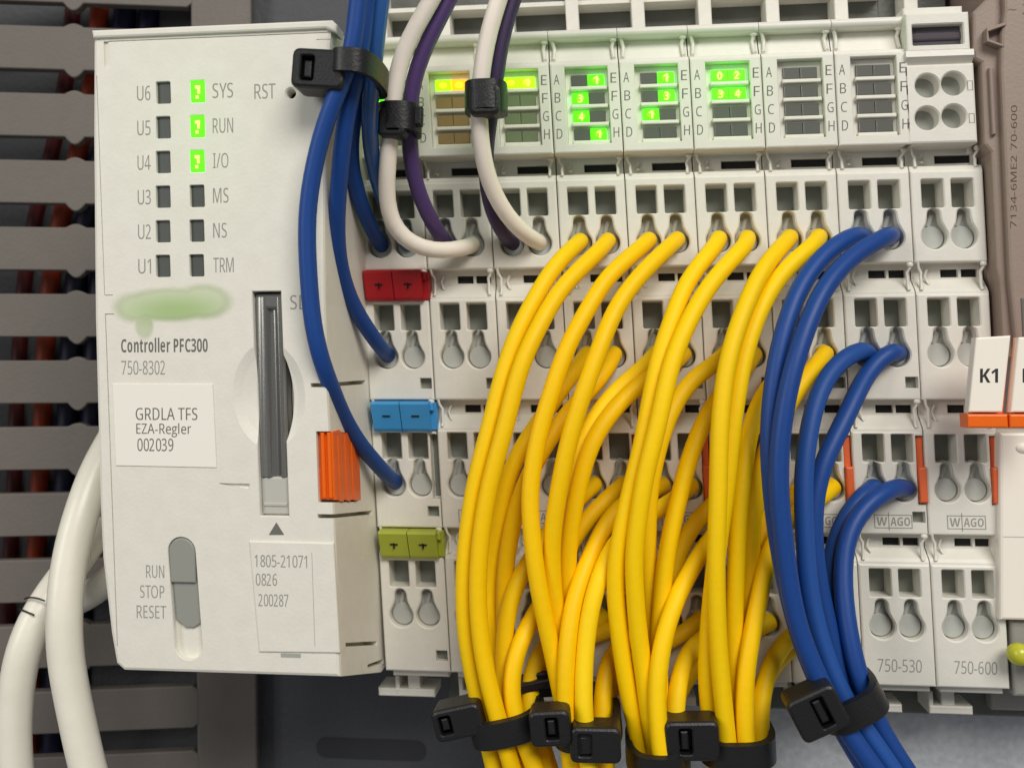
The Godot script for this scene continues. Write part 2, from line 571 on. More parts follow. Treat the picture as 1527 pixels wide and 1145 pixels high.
func build_modules() -> void:
	var grp := "narrow terminal modules side by side on the rail"
	var first := await make_module("terminal_module", "terminal module with the looped white wire and an amber light", grp)
	var labels := ["", "terminal module with the straighter white wire and two green lights in its top row",
		"yellow-wired terminal module nearest the white wires, green lights in all four rows",
		"yellow-wired terminal module showing three green lights, two of them in its right column",
		"yellow-wired terminal module with a square of four green lights at its top",
		"yellow-wired terminal module beside the blue bundle, display dark",
		"terminal module taking the blue wires, dark display"]
	var mods := [first]
	for i in range(1, 7):
		var d: Node3D = first.duplicate()
		d.name = numbered("terminal_module")
		d.set_meta("label", labels[i])
		add_child(d)
		mods.append(d)
	for i in 7:
		shift(mods[i], i)
		release_tab(mods[i], M.dull_orange)
		logo(mods[i])
	text(mods[6], "750-530", -3.6, -48.4, 3.7, -46.2, 0.0, M.pale_ink)
	var g := [M.lit_green, M.lit_core]
	light_cells(mods[0], {0: [M.lit_lime, M.lit_core, "", M.lit_lens_lime], 1: [M.lit_amber, M.lit_core_amber, "", M.lit_lens_amber]}, M.led_off_amber)
	light_cells(mods[1], {0: [M.lit_lime, M.lit_core, "", M.lit_lens_lime], 1: [M.lit_lime, M.lit_core, "1", M.lit_lens_lime]}, M.led_off_green)
	light_cells(mods[2], {1: g + ["1"], 2: g + ["3"], 4: g + ["4"], 7: g + ["1"]}, M.led_off)
	light_cells(mods[3], {1: g + ["1"], 3: g + ["3"], 4: g + ["1"]}, M.led_off)
	light_cells(mods[4], {0: g + ["0"], 1: g + ["2"], 2: g + ["3"], 3: g + ["4"]}, M.led_off)
	light_cells(mods[5], {}, M.led_off)
	light_cells(mods[6], {}, M.led_off)

	# the last module of the row: a window and four round test holes instead of the display
	lean = LEAN
	org = module_origin()
	var e := thing("end_module", "unwired end module with four round holes under a smoked window", "terminal module", Vector3.ZERO, grp)
	housing(e, 61.5)
	for row in 4:
		await block(e, row, false, row == 2)
	await recess(e, 41.0, 37.0, [[-1.0, 5.0]])
	await recess(e, 21.5, 16.2, [[-1.0, 1.9], [2.4, 5.1]])
	await recess(e, -1.8, -7.2, [[-1.0, 1.9], [2.4, 5.1]])
	await recess(e, -24.8, -29.9, [[-1.0, 1.9], [2.4, 5.1]])
	clip(e)
	release_tab(e, M.dull_orange)
	logo(e)
	text(e, "750-600", -3.0, -48.4, 4.0, -46.2, 0.0, M.pale_ink)
	raw = true
	var cuts := []
	for p in [[-3.2, 50.6], [1.0, 50.8], [-3.5, 45.2], [0.8, 45.4]]:
		cuts.append(cutter(disc(p[0], p[1], 1.95), -0.6, 2.5, 0.25))
	var h := obj("hole_head", await carve(prism(st(), rect(-7.0, 4.4, 41.0, 54.2), -4.5, 2.5, 0.4), cuts), M.plastic, e)
	for p in [[-3.2, 50.6], [1.0, 50.8], [-3.5, 45.2], [0.8, 45.4]]:
		obj("test_hole", prism(st(), disc(p[0] + 0.1, p[1], 2.2), -1.2, -0.2), M.clamp, h)
	for y in [50.4, 45.0]:
		var s := st()
		for q in [[3.1, 3.25, -0.8, 0.8], [3.9, 4.05, -0.8, 0.8], [3.25, 3.9, 0.7, 0.8], [3.25, 3.9, -0.8, -0.7]]:
			box(s, q[0], q[1], y + q[2], y + q[3], 2.45, 2.52)
		obj("printed_mark", s, M.pale_ink, h)
	raw = true
	var top := obj("window_head", await carve(prism(st(), rect(-6.4, 3.7, 56.0, 62.4), -4.5, 3.2, 0.3), [cutter(rrect(-5.4, 2.7, 57.1, 60.5, 0.2, 2), 1.6, 3.2, 0.2)]), M.plastic, e)
	var win := st()
	box(win, -5.5, 2.8, 57.0, 60.6, 1.2, 1.75)
	box(win, -5.4, 2.7, 58.2, 59.5, 1.5, 2.2, 0.3)
	obj("smoked_window", win, M.smoked, top)
	var s2 := st()
	side_prism(s2, [Vector2(-4, 54.0), Vector2(1.8, 54.0), Vector2(3.3, 55.2), Vector2(3.2, 56.2), Vector2(-4, 56.2)], -6.6, 4.2)
	box(s2, -6.2, 3.4, 62.3, 64.0, -8, 1.5, 0.3)
	obj("head_ledge", s2, M.plastic, e)
	box_part(e, "top_gap", -6, 6, 63, 76, -22, -13, M.rail)
	box_part(e, "top_post", -2.9, -0.5, 63.5, 76, -14, -8, M.plastic)
	shift(e, 7)

	# the supply column that belongs to the controller side
	org = module_origin()
	var f := thing("supply_module", "supply terminal module against the controller with red, blue and green marker tags", "terminal module", Vector3.ZERO, grp)
	housing(f, 61.5)
	for row in 4:
		await block(f, row, row > 0, row == 2)
	await led_head(f)
	top_cover(f)
	await recess(f, 41.0, 37.0, [[-1.0, 5.0]])
	for k in 3:
		var yt: float = [21.5, -1.8, -24.8][k]
		var yb: float = [16.2, -7.2, -29.9][k]
		await recess(f, yt, yb, [])
		var colour: Material = [M.red, M.sky_blue, M.green][k]
		var called: String = ["red_marker", "blue_marker", "green_marker"][k]
		for j in 2:
			var x0 := -5.1 + j * 5.25
			var ms := st()
			side_prism(ms, [Vector2(-2.2, yt - 0.15), Vector2(2.6, yt - 0.25), Vector2(2.9, yt - 0.7), Vector2(1.5, yb + 0.3), Vector2(1.1, yb - 0.2), Vector2(-2.2, yb - 0.2)], x0, x0 + 5.1)
			var mk := obj(called, ms, colour, f)
			var sy := st()
			var yc := (yt + yb) / 2 - 0.1
			var zc := 2.32
			box(sy, x0 + 1.9, x0 + 3.3, yc - 0.14, yc + 0.14, zc - 1.0, zc + 0.02)
			if k != 1:
				box(sy, x0 + 2.46, x0 + 2.74, yc - 0.7, yc + 0.7, zc - 1.0, zc + 0.012)
			obj("marker_sign", sy, M.marker_ink, mk)
			if j == 1:
				ms = st()
				side_prism(ms, [Vector2(-2.2, yt - 0.3), Vector2(0.9, yt - 0.5), Vector2(0.4, yb + 0.1), Vector2(-2.2, yb + 0.1)], 5.2, 6.3)
				box(ms, 5.2, 5.9, yt - 1.9, yt - 0.5, 0, 1.7, 0.2)
				obj("marker_end", ms, colour, mk)
	clip(f)
	box_part(f, "foot", -9.0, -5.2, -57.4, -55.9, -12, -5.6, M.plastic)
	box_part(f, "tab_slot", 4.65, 6.0, -19.4, -8.0, -3.4, -2.5, M.slot_grey)
	light_cells(f, {0: g + ["1"], 2: g + ["1"]}, M.led_off_green)
	shift(f, -1)
	org = Vector3.ZERO

func box_part(o: Node3D, called: String, x0: float, x1: float, y0: float, y1: float, z0: float, z1: float, m: Material, ch := 0.2) -> MeshInstance3D:
	return obj(called, box(st(), x0, x1, y0, y1, z0, z1, ch), m, o)

# ---------------------------------------------------------------- the controller
func build_controller() -> void:
	lean = -0.027
	org = Vector3.ZERO
	org = at(Vector3(-35.5, -43.9, 0))
	var o := thing("controller", "white controller with two columns of status lights and a white paper sticker", "controller", org)
	var F := 25.0
	raw = true
	var outline := PackedVector2Array([Vector2(-52.6, -43.9), Vector2(-17.4, -43.9), Vector2(-17.6, -20), Vector2(-18.0, 0), Vector2(-18.0, 14), Vector2(-17.3, 40), Vector2(-15.6, 54), Vector2(-15.2, 56.8), Vector2(-53.9, 56.8), Vector2(-54.6, 40), Vector2(-55.4, 12), Vector2(-55.7, -18), Vector2(-55.6, -26), Vector2(-54.6, -38), Vector2(-53.9, -42.8)])
	var rear := PackedVector2Array(outline)
	for i in rear.size():
		if rear[i].y < -40.0:
			rear[i].y -= 7.2
	var base := loft(st(), [rear, rear, outline, grow(outline, -0.18), grow(outline, -0.6)], [-16.0, 0.0, F - 0.7, F - 0.2, F])
	var cuts := []
	for r in 6:
		var yl := 47.0 - r * 5.4
		for x in [-42.7 - r * 0.21, -37.1 - r * 0.23]:
			cuts.append(cutter(rrect(x - 1.17, x + 1.17, yl - 1.72, yl + 1.72, 0.2, 2), F - 1.4, F, 0.08))
	cuts.append(cutter(PackedVector2Array([Vector2(-29.4, -19.0), Vector2(-24.75, -19.0), Vector2(-24.85, 15.85), Vector2(-29.45, 15.85)]), F - 4.5, F, 0.12))
	cuts.append(ball(st(), Vector3(-27.3, -0.3, F + 9.9), Vector3(11.7, 16.6, 11.4), 48))       # thumb hollow
	var arc := PackedVector2Array([Vector2(-26.5, 6.2), Vector2(-26.5, -7.8)])
	for i in 15:
		arc.append(Vector2(-43.1, -0.8) + Vector2.from_angle(deg_to_rad(-20.0 + 40.0 * i / 14)) * 19.5)
	cuts.append(loft(st(), [arc, arc], [F - 3.6, F + 1.0]))
	var pill := PackedVector2Array()
	for i in 13:
		pill.append(Vector2(-42.35, -24.75) + Vector2.from_angle(PI * i / 12) * 2.25)
	for i in 13:
		pill.append(Vector2(-41.75, -39.6) + Vector2.from_angle(PI + PI * i / 12) * 2.25)
	cuts.append(cutter(pill, F - 1.1, F, 0.1))
	cuts.append(cutter(disc(-22.2, 46.2, 0.75, 20), F - 3.0, F, 0.25))                          # reset hole
	for q in [[-53.6, -53.48, 15.6, 50.0], [-53.48, -52.15, 15.5, 15.62], [-53.6, -52.1, 12.5, 12.64], [-53.6, -53.45, -40, 12.5], [-51.4, -15.8, 55.2, 55.36], [-52.2, -51.4, 51.3, 55.3], [-17.9, -14, 54.2, 54.3]]:
		cuts.append(cutter(rect(q[0], q[1], q[2], q[3]), F - 0.35, F, 0.0))
	for q in [[1.0, 1.1, -20.6], [-19.1, -22.2, -20.2], [-38.9, -45.6, -19.8]]:
		cuts.append(loft(st(), [rect(q[2], -15.0, q[1], q[1] + 0.72), rect(q[2], -15.0, q[0], q[0] + 0.62)], [2.0, 25.9]))
	cuts.append(loft(st(), [rect(-20.0, -15, -18.7, -7.0), rect(-20.0, -15, -16.6, -5.7)], [10.8, 26.2]))
	cuts.append(loft(st(), [PackedVector2Array([Vector2(-30.9, -14.9), Vector2(-30.9, -14.0), Vector2(-35.8, -13.95), Vector2(-35.8, -14.05)]), PackedVector2Array([Vector2(-30.9, -14.9), Vector2(-30.9, -14.0), Vector2(-35.8, -13.95), Vector2(-35.8, -14.05)])], [F - 0.5, F + 1]))
	cuts.append(loft(st(), [rect(-20.0, -15.0, -50.1, -49.3), rect(-20.0, -15.0, -47.6, -46.9)], [-2.0, 9.0]))
	obj("housing", await carve(base, cuts), M.front_plastic, o)
	# top rim
	var s := st()
	prism(s, PackedVector2Array([Vector2(-53.7, 55.7), Vector2(-16.2, 55.7), Vector2(-14.6, 55.0), Vector2(-14.4, 56.2), Vector2(-15.2, 57.0), Vector2(-53.9, 57.0)]), F - 3.0, F + 0.55, 0.35)
	obj("top_rim", s, M.front_plastic, o)
	# status lights, two columns
	var names_l := ["U6", "U5", "U4", "U3", "U2", "U1"]
	var names_r := ["SYS", "RUN", "I/O", "MS", "NS", "TRM"]
	for r in 6:
		var y := 47.0 - r * 5.4
		var xl := -42.7 - r * 0.21
		var xr := -37.1 - r * 0.23
		obj("status_light", box(st(), xl - 1.2, xl + 1.2, y - 1.75, y + 1.75, F - 1.8, F - 0.55, 0.1), M.window_dark, o)
		var lit := r < 3
		var l := obj("status_light", box(st(), xr - 1.2, xr + 1.2, y - 1.75, y + 1.75, F - 1.8, (F - 0.1) if lit else (F - 0.55), 0.15), M.lit_green if lit else M.window_dark, o)
		if lit:
			var c := st()
			box(c, xr - 0.45, xr + 0.4, y + 0.45, y + 0.95, F - 0.5, F - 0.07)
			box(c, xr - 0.1, xr + 0.35, y - 0.35, y + 0.45, F - 0.5, F - 0.07)
			box(c, xr - 0.4, xr + 0.1, y - 1.1, y - 0.6, F - 0.5, F - 0.07)
			obj("lit_core", c, M.lit_core, l)
			lamp_for(l, Vector3(xr, y, F + 1.4), M.lit_green.emission, 0.000005)
		text(o, names_l[r], -47.0 - r * 0.16, y - 1.15, -44.8 - r * 0.18, y + 1.15, F, M.pale_ink)
		var wr: float = [3.3, 3.3, 2.5, 2.5, 2.2, 3.3][r]
		text(o, names_r[r], -34.7 - r * 0.17, y - 1.15, -34.7 + wr - r * 0.17, y + 1.15, F, M.pale_ink)
	text(o, "RST", -28.0, 45.5, -24.6, 47.8, F, M.pale_ink)
	obj("reset_hole", prism(st(), disc(-22.2, 46.2, 0.95, 20), F - 3.4, F - 2.4), M.void, o)
	text(o, "SD", -23.4, 13.0, -20.6, 15.2, F, M.pale_ink)
	text(o, "Controller PFC300", -51.1, 6.5, -36.9, 8.8, F, M.ink, 0.0, true)
	text(o, "750-8302", -51.2, 3.0, -44.0, 5.2, F, M.pale_ink)
	smudge(o, F)
	# sticker
	var p := st()
	prism(p, PackedVector2Array([Vector2(-52.6, -11.3), Vector2(-36.1, -11.5), Vector2(-36.3, 1.5), Vector2(-52.7, 1.6)]), F + 0.02, F + 0.16, 0.04)
	var pa := obj("paper_sticker", p, M.paper, o)
	text(pa, "GRDLA TFS", -49.0, -4.1, -38.9, -2.2, F + 0.17, M.ink)
	text(pa, "EZA-Regler", -49.0, -6.8, -40.0, -4.6, F + 0.17, M.ink)
	text(pa, "002039", -48.9, -9.0, -43.0, -7.0, F + 0.17, M.ink)
	# card in its slot
	s = st(true)
	var prof := [[-29.3, -0.9], [-28.9, -0.5], [-28.3, -0.7], [-27.95, -0.35], [-27.6, -0.75], [-27.2, -1.5], [-26.4, -1.5], [-26.0, -0.8], [-25.6, -0.5], [-25.2, -0.9], [-24.9, -1.3]]
	for i in prof.size() - 1:
		var a: Array = prof[i]
		var b: Array = prof[i + 1]
		quad(s, Vector3(a[0], -13.0, F + a[1]), Vector3(a[0], 15.0, F + a[1]), Vector3(b[0], 15.0, F + b[1]), Vector3(b[0], -13.0, F + b[1]))
	s.set_smooth_group(-1)
	box(s, -29.3, -24.9, -13.2, 15.2, F - 4.4, F - 1.6)
	var card := obj("memory_card", s, M.card_metal, o)
	s = st()
	box(s, -29.35, -24.85, -18.9, -13.0, F - 4.2, F - 0.8, 0.3)
	box(s, -29.0, -25.2, -17.6, -17.0, F - 2, F - 0.6, 0.15)
	obj("card_end", s, M.card_clear, card)
	obj("card_latch", box(st(), -29.3, -24.9, 13.1, 15.6, F - 3, F - 0.7, 0.5), M.card_metal, card)
	obj("printed_arrow", prism(st(), PackedVector2Array([Vector2(-28.1, -21.95), Vector2(-25.6, -21.9), Vector2(-26.8, -19.95)]), F - 0.1, F + 0.03), M.ink, o)
	# flap with its print
	s = st()
	prism(s, PackedVector2Array([Vector2(-30.2, -40.2), Vector2(-17.3, -40.0), Vector2(-17.7, -23.0), Vector2(-31.2, -22.9)]), F - 3.0, F + 0.3, 0.18)
	var fl := obj("service_flap", s, M.front_plastic, o)
	obj("flap_crease", box(st(), -21.25, -21.15, -39.0, -24.5, F, F + 0.32), M.clamp_disc, fl)
	text(fl, "1805-21071", -30.4, -26.9, -22.0, -25.0, F + 0.31, M.pale_ink)
	text(fl, "0826", -30.3, -29.8, -26.9, -27.9, F + 0.31, M.pale_ink)
	text(fl, "200287", -30.0, -33.0, -25.2, -31.1, F + 0.31, M.pale_ink)
	obj("flap_notch", box(st(), -26.8, -23.6, -41.0, -40.35, F - 0.3, F + 0.02), M.clamp, fl)
	# mode switch
	s = st()
	var up := PackedVector2Array()
	for i in 13:
		up.append(Vector2(-42.35, -24.75) + Vector2.from_angle(PI * i / 12) * 2.12)
	up.append(Vector2(-44.35, -29.7))
	up.append(Vector2(-40.3, -29.7))
	prism(s, up, F - 1.3, F - 0.05, 0.2)
	var low := PackedVector2Array([Vector2(-44.3, -29.6), Vector2(-43.95, -35.6), Vector2(-42.4, -36.9), Vector2(-41.0, -36.9), Vector2(-40.0, -36.2), Vector2(-39.75, -34.5), Vector2(-40.15, -29.6)])
	prism(s, low, F - 1.3, F - 0.6, 0.15)
	obj("mode_switch", s, M.switch_grey, o)
	text(o, "RUN", -48.3, -29.0, -45.3, -27.0, F, M.pale_ink)
	text(o, "STOP", -49.4, -32.2, -45.4, -30.2, F, M.pale_ink)
	text(o, "RESET", -50.1, -35.4, -45.2, -33.4, F, M.pale_ink)
	# orange latch in the right edge
	s = st()
	prism(s, PackedVector2Array([Vector2(-20.05, -16.45), Vector2(-17.6, -16.3), Vector2(-17.6, -5.9), Vector2(-19.75, -5.8), Vector2(-19.75, -11.6), Vector2(-20.05, -11.8)]), 20.0, 24.2, 0.3)
	loft(s, [rect(-19.9, -17.5, -18.5, -7.2), rect(-19.9, -17.55, -16.5, -6.0)], [9.5, 24.0])
	for k in 2:
		box(s, -19.4 + k * 0.95, -18.8 + k * 0.95, -16.2, -6.0, 23.0, 24.9 - k * 0.2, 0.2)
	for k in 3:
		loft(s, [rect(-18.2, -17.38, -18.3 + k * 0.5, -7.4), rect(-18.2, -17.42, -17.8 + k * 0.4, -6.8)], [12.5 + k * 3.8, 14.3 + k * 3.8])
	obj("orange_latch", s, M.orange, o)
	org = Vector3.ZERO

func smudge(o: Node3D, F: float) -> void:                  # a soft green smear where a printed mark has been wiped over
	var w := 256
	var h := 128
	var im := Image.create(w, h, false, Image.FORMAT_RGBA8)
	for y in h:
		for x in w:
			var px := -53.0 + 21.0 * x / w
			var py := 18.0 - 10.0 * y / h
			var d1 := Vector2((px + 43.0) / 8.9, (py - 14.0) / 2.75).length()
			var d2 := Vector2((px + 37.5) / 5.0, (py - 14.4) / 2.9).length()
			var d3 := Vector2((px + 47.2) / 1.7, (py - 11.0) / 2.6).length()
			var d4 := Vector2((px + 48.5) / 4.0, (py - 13.6) / 2.6).length()
			var a := maxf(maxf(1.0 - smoothstep(0.6, 1.12, d1), 1.0 - smoothstep(0.55, 1.12, d2)), maxf((1.0 - smoothstep(0.5, 1.1, d3)) * 0.8, 1.0 - smoothstep(0.4, 1.15, d4)))
			var t := smoothstep(1.25, 0.1, Vector2((px + 42.0) / 9.0, (py - 12.9) / 3.0).length())
			im.set_pixel(x, y, Color(lerpf(0.82, 0.68, t), lerpf(0.86, 0.78, t), lerpf(0.73, 0.54, t), a * 0.92))
	var m := mat("smear", 255, 255, 255, 0.6)
	m.albedo_texture = ImageTexture.create_from_image(im)
	m.transparency = BaseMaterial3D.TRANSPARENCY_ALPHA
	var s := st()
	var q := [[-53.0, 8.0, 0, 1], [-53.0, 18.0, 0, 0], [-32.0, 18.0, 1, 0], [-32.0, 8.0, 1, 1]]
	for i in [0, 1, 2, 0, 2, 3]:
		s.set_uv(Vector2(q[i][2], q[i][3]))
		s.add_vertex(at(Vector3(q[i][0], q[i][1], F + 0.03)))
	obj("green_smear", s, m, o)

# ---------------------------------------------------------------- wires and ties
func wire(kind: String, r: float, label: String, group: String, pts: Array) -> void:
	lean = 0.0
	org = pts[pts.size() - 1] * MM
	var called: String = {"yellow": "yellow_wire", "blue": "blue_wire", "pale_blue": "blue_wire", "white": "white_wire", "purple": "purple_wire", "dark_purple": "purple_wire", "thick": "white_cable"}[kind]
	var o := obj(called, tube(st(true), pts, r, 20 if kind == "thick" else 16), M[kind] if M.has(kind) else M[kind + str(rng.randi() % 4)], null)
	o.position = org
	tag(o, label, "cable" if kind == "thick" else "wire", group)
	org = Vector3.ZERO

func tie(label: String, c: Vector3, angle: float, hw: float, hd: float, h: float, hu: float, hv: float, head: Vector3, hz: float, tail: Array, slot_u: float) -> void:
	lean = 0.0
	var o := thing("cable_tie", label, "cable tie", c * MM, "black cable ties round the wire bundles")
	o.rotation.z = deg_to_rad(angle)
	var s := st(true)
	var n := 56
	var th := 1.0
	var ring := []
	for i in n:
		var a := TAU * i / n
		var ca := signf(cos(a)) * pow(absf(cos(a)), 0.72)
		var sa := signf(sin(a)) * pow(absf(sin(a)), 0.72)
		ring.append([Vector2(ca * hw, sa * hd), Vector2(ca * (hw + th), sa * (hd + th))])
	for i in n:
		var a: Array = ring[i]
		var b: Array = ring[(i + 1) % n]
		var e := h / 2
		for k in [[1, 1, -e, e - 0.25], [0, 0, e, -e]]:
			s.set_smooth_group(k[0])
			quad(s, Vector3(a[k[0]].x, k[2], a[k[0]].y), Vector3(a[k[1]].x, k[3], a[k[1]].y), Vector3(b[k[1]].x, k[3], b[k[1]].y), Vector3(b[k[0]].x, k[2], b[k[0]].y))
		s.set_smooth_group(-1)
		quad(s, Vector3(a[1].x, e - 0.25, a[1].y), Vector3(a[0].x, e, a[0].y), Vector3(b[0].x, e, b[0].y), Vector3(b[1].x, e - 0.25, b[1].y))
		quad(s, Vector3(a[0].x, -e, a[0].y), Vector3(a[1].x, -e, a[1].y), Vector3(b[1].x, -e, b[1].y), Vector3(b[0].x, -e, b[0].y))
	obj("strap", s, M.tie_black, o)
	raw = true
	var x0 := hu - head.x / 2
	var x1 := hu + head.x / 2
	var base := prism(st(), rrect(x0, x1, hv - head.y / 2, hv + head.y / 2, 1.0, 3), hz - head.z / 2, hz + head.z / 2, 0.5)
	var cut := cutter(rrect(hu + slot_u - 1.0, hu + slot_u + 1.0, hv - head.y / 2 + 1.1, hv + head.y / 2 - 1.1, 0.3, 2), hz - 0.5, hz + head.z / 2, 0.2)
	obj("head", await carve(base, [cut]), M.tie_black, o)
	s = st()
	box(s, hu + slot_u - 0.8, hu + slot_u + 0.5, hv - head.y / 2 + 1.6, hv + head.y / 2 - 1.6, hz - 1.0, hz + head.z / 2 - 0.7, 0.3)
	obj("pawl", s, M.tie_black, o)
	if tail:
		s = st()
		box(s, tail[0], tail[1], tail[2], tail[3], tail[4], tail[5], 0.3)
		obj("tail", s, M.tie_black, o)

func build_wires() -> void:
	var gy := "yellow wires plugged into the terminal modules"
	var gb := "blue wires plugged into the terminal modules"
	var gl := "blue wires looping over the controller edge"
	var gw := "white and purple wires above the terminals"
	var gc := "thick white cables below the controller"
	wire("yellow", 1.46, "yellow wire in the top row, left entry, of the first yellow-wired module", gy, [Vector3(20.16, 26.31, -4.2), Vector3(20.16, 26.11, 0), Vector3(19.87, 25.32, 2.2), Vector3(18.04, 23.41, 5.7), Vector3(17.22, 22.44, 6.48), Vector3(15.38, 20.01, 8.01), Vector3(13.14, 15.68, 10.1), Vector3(10.86, 11.32, 11.82), Vector3(8.81, 5.87, 13.11), Vector3(7.3, 0.47, 13.99), Vector3(6.44, -3.54, 14.55), Vector3(5.3, -8.09, 14.89), Vector3(4, -12.22, 15.07), Vector3(3.12, -16.39, 15.16), Vector3(2.62, -20.51, 15.2), Vector3(1.93, -24.83, 15.21), Vector3(1.61, -29.1, 15.2), Vector3(1.62, -33.38, 15.17), Vector3(1.64, -37.42, 15.12), Vector3(2.09, -41.47, 15.07), Vector3(2.79, -45.21, 15.01), Vector3(3.59, -49.29, 14.97), Vector3(4.66, -53.54, 14.95), Vector3(5.63, -57.98, 14.95), Vector3(6.77, -62.67, 14.97), Vector3(7.85, -67.35, 14.99), Vector3(8.07, -68.35, 15)])
	wire("yellow", 1.46, "yellow wire in the top row, right entry, of the first yellow-wired module", gy, [Vector3(25.02, 26.31, -4.2), Vector3(25.02, 26.11, 0), Vector3(24.96, 25.23, 2.2), Vector3(23.82, 23.94, 4.59), Vector3(22.36, 22.55, 5.63), Vector3(19.78, 19.91, 7.65), Vector3(16.83, 16.31, 10.4), Vector3(14.78, 12.42, 12.65), Vector3(12.91, 8.64, 14.31), Vector3(10.84, 3.82, 15.46), Vector3(9.67, -0.53, 16.18), Vector3(8.9, -5.22, 16.63), Vector3(7.52, -9.44, 16.88), Vector3(6.26, -13.68, 17.03), Vector3(5.61, -17.46, 17.12), Vector3(4.91, -21.15, 17.17), Vector3(4.37, -25.78, 17.2), Vector3(4.15, -29.89, 17.22), Vector3(4.11, -33.98, 17.27), Vector3(4.4, -38, 17.34), Vector3(4.99, -42.21, 17.47), Vector3(5.95, -47.08, 17.63), Vector3(7.15, -51.13, 17.77), Vector3(8.22, -55.16, 17.77), Vector3(9.66, -60.13, 17.36), Vector3(10.75, -64.93, 16.87), Vector3(11.29, -67.48, 16.52)])
	wire("yellow", 1.46, "yellow wire in the second row, left entry, of the first yellow-wired module", gy, [Vector3(21.25, 6.32, -4.2), Vector3(21.25, 6.12, 0), Vector3(20.98, 5.19, 2.2), Vector3(19.95, 4.2, 3.62), Vector3(18.5, 2.53, 4.22), Vector3(16.87, 0.02, 5.4), Vector3(14.33, -4.15, 6.98), Vector3(11.52, -7.69, 8.23), Vector3(9.41, -11.42, 9.06), Vector3(7.96, -14.96, 9.45), Vector3(7.22, -18.73, 9.42), Vector3(6.23, -23.32, 9.02), Vector3(5.72, -27.58, 8.4), Vector3(5.19, -32.06, 7.6), Vector3(5.01, -36.2, 7.55), Vector3(5.16, -40.74, 7.65), Vector3(5.74, -45.52, 7.69), Vector3(6.43, -50.17, 8), Vector3(7.31, -54.53, 8.39), Vector3(8.55, -58.72, 8.71), Vector3(10.17, -63.6, 9.16), Vector3(11.26, -68.25, 9.54), Vector3(11.79, -70.66, 9.74)])
	wire("yellow", 1.46, "yellow wire in the second row, right entry, of the first yellow-wired module", gy, [Vector3(26.11, 6.32, -4.2), Vector3(26.11, 6.12, 0), Vector3(26.08, 4.82, 2.2), Vector3(24.97, 3.49, 4.01), Vector3(23.44, 1.72, 4.7), Vector3(21.12, -0.76, 6.05), Vector3(17.77, -4.23, 7.88), Vector3(14.92, -8.43, 9.32), Vector3(12.63, -12.32, 10.32), Vector3(10.84, -16.01, 10.86), Vector3(9.64, -19.95, 10.98), Vector3(8.64, -24.72, 10.73), Vector3(7.78, -29.82, 10.04), Vector3(7.49, -34.65, 9.57), Vector3(7.56, -39, 9.61), Vector3(7.95, -43.07, 9.68), Vector3(8.3, -47.76, 10.22), Vector3(8.98, -52.25, 10.77), Vector3(9.87, -56.31, 11.15), Vector3(11.4, -60.72, 11.52), Vector3(12.74, -65.42, 11.91), Vector3(13.67, -69.42, 12.2)])
	wire("yellow", 1.46, "yellow wire in the third row, left entry, of the first yellow-wired module", gy, [Vector3(22.5, -16.74, -4.2), Vector3(22.5, -16.94, 0), Vector3(21.86, -17.69, 2.2), Vector3(20.4, -18.31, 3.32), Vector3(18.44, -19.67, 4.1), Vector3(16.49, -22.05, 5.66), Vector3(13.81, -25.94, 8), Vector3(11.44, -28.82, 10.33), Vector3(9.03, -33.3, 12.2), Vector3(8.08, -37.75, 12.53), Vector3(7.71, -42.1, 12.58), Vector3(7.91, -46.58, 13.07), Vector3(8.22, -51.15, 13.62), Vector3(9.63, -55.21, 14.1), Vector3(11.01, -58.69, 14.56), Vector3(12.44, -62.48, 14.87), Vector3(13.64, -67.05, 15.09), Vector3(13.89, -68.01, 15.15)])
	wire("yellow", 1.46, "yellow wire in the third row, right entry, of the first yellow-wired module", gy, [Vector3(27.36, -16.74, -4.2), Vector3(27.36, -16.94, 0), Vector3(26.62, -17.99, 2.2), Vector3(25.04, -18.45, 3.49), Vector3(23.04, -19.67, 3.79), Vector3(21.32, -21.76, 4.37), Vector3(18.85, -25.76, 5.21), Vector3(16.86, -29.86, 5.96), Vector3(14.8, -33.87, 8.08), Vector3(12.61, -37.5, 11.04), Vector3(10.48, -40.9, 14.07), Vector3(9.34, -44.91, 15.64), Vector3(9.35, -49.77, 16.45), Vector3(10.52, -53.9, 16.95), Vector3(12.35, -57.43, 17.36), Vector3(13.95, -61.21, 17.64), Vector3(14.96, -65.71, 17.84), Vector3(15.16, -66.65, 17.9)])
	wire("yellow", 1.46, "yellow wire in the bottom row, left entry, of the first yellow-wired module", gy, [Vector3(23.78, -40.33, -4.2), Vector3(23.78, -40.53, 0), Vector3(23.33, -40.74, 2.2), Vector3(21.69, -40.82, 2.78), Vector3(19.54, -40.91, 4.05), Vector3(16.66, -41.37, 5.77), Vector3(13.16, -44.47, 8.19), Vector3(11.51, -49.15, 10.25), Vector3(12.26, -53.26, 11.96), Vector3(13.14, -57.21, 13), Vector3(14.55, -61.63, 13.38), Vector3(15.86, -66.28, 13.54), Vector3(16.52, -68.62, 13.61)])
	wire("yellow", 1.46, "yellow wire in the bottom row, right entry, of the first yellow-wired module", gy, [Vector3(28.64, -40.33, -4.2), Vector3(28.64, -40.53, 0), Vector3(28.08, -40.86, 2.2), Vector3(26.47, -41.24, 2.67), Vector3(24.13, -42.74, 0), Vector3(21.18, -43.22, 1.75), Vector3(16.92, -44.62, 3.69), Vector3(13.3, -47.98, 5.98), Vector3(12.04, -52.57, 7.82), Vector3(13.14, -57.24, 9.15), Vector3(14.69, -61.41, 9.99), Vector3(16.14, -66, 10.48), Vector3(17.25, -69.92, 10.79)])
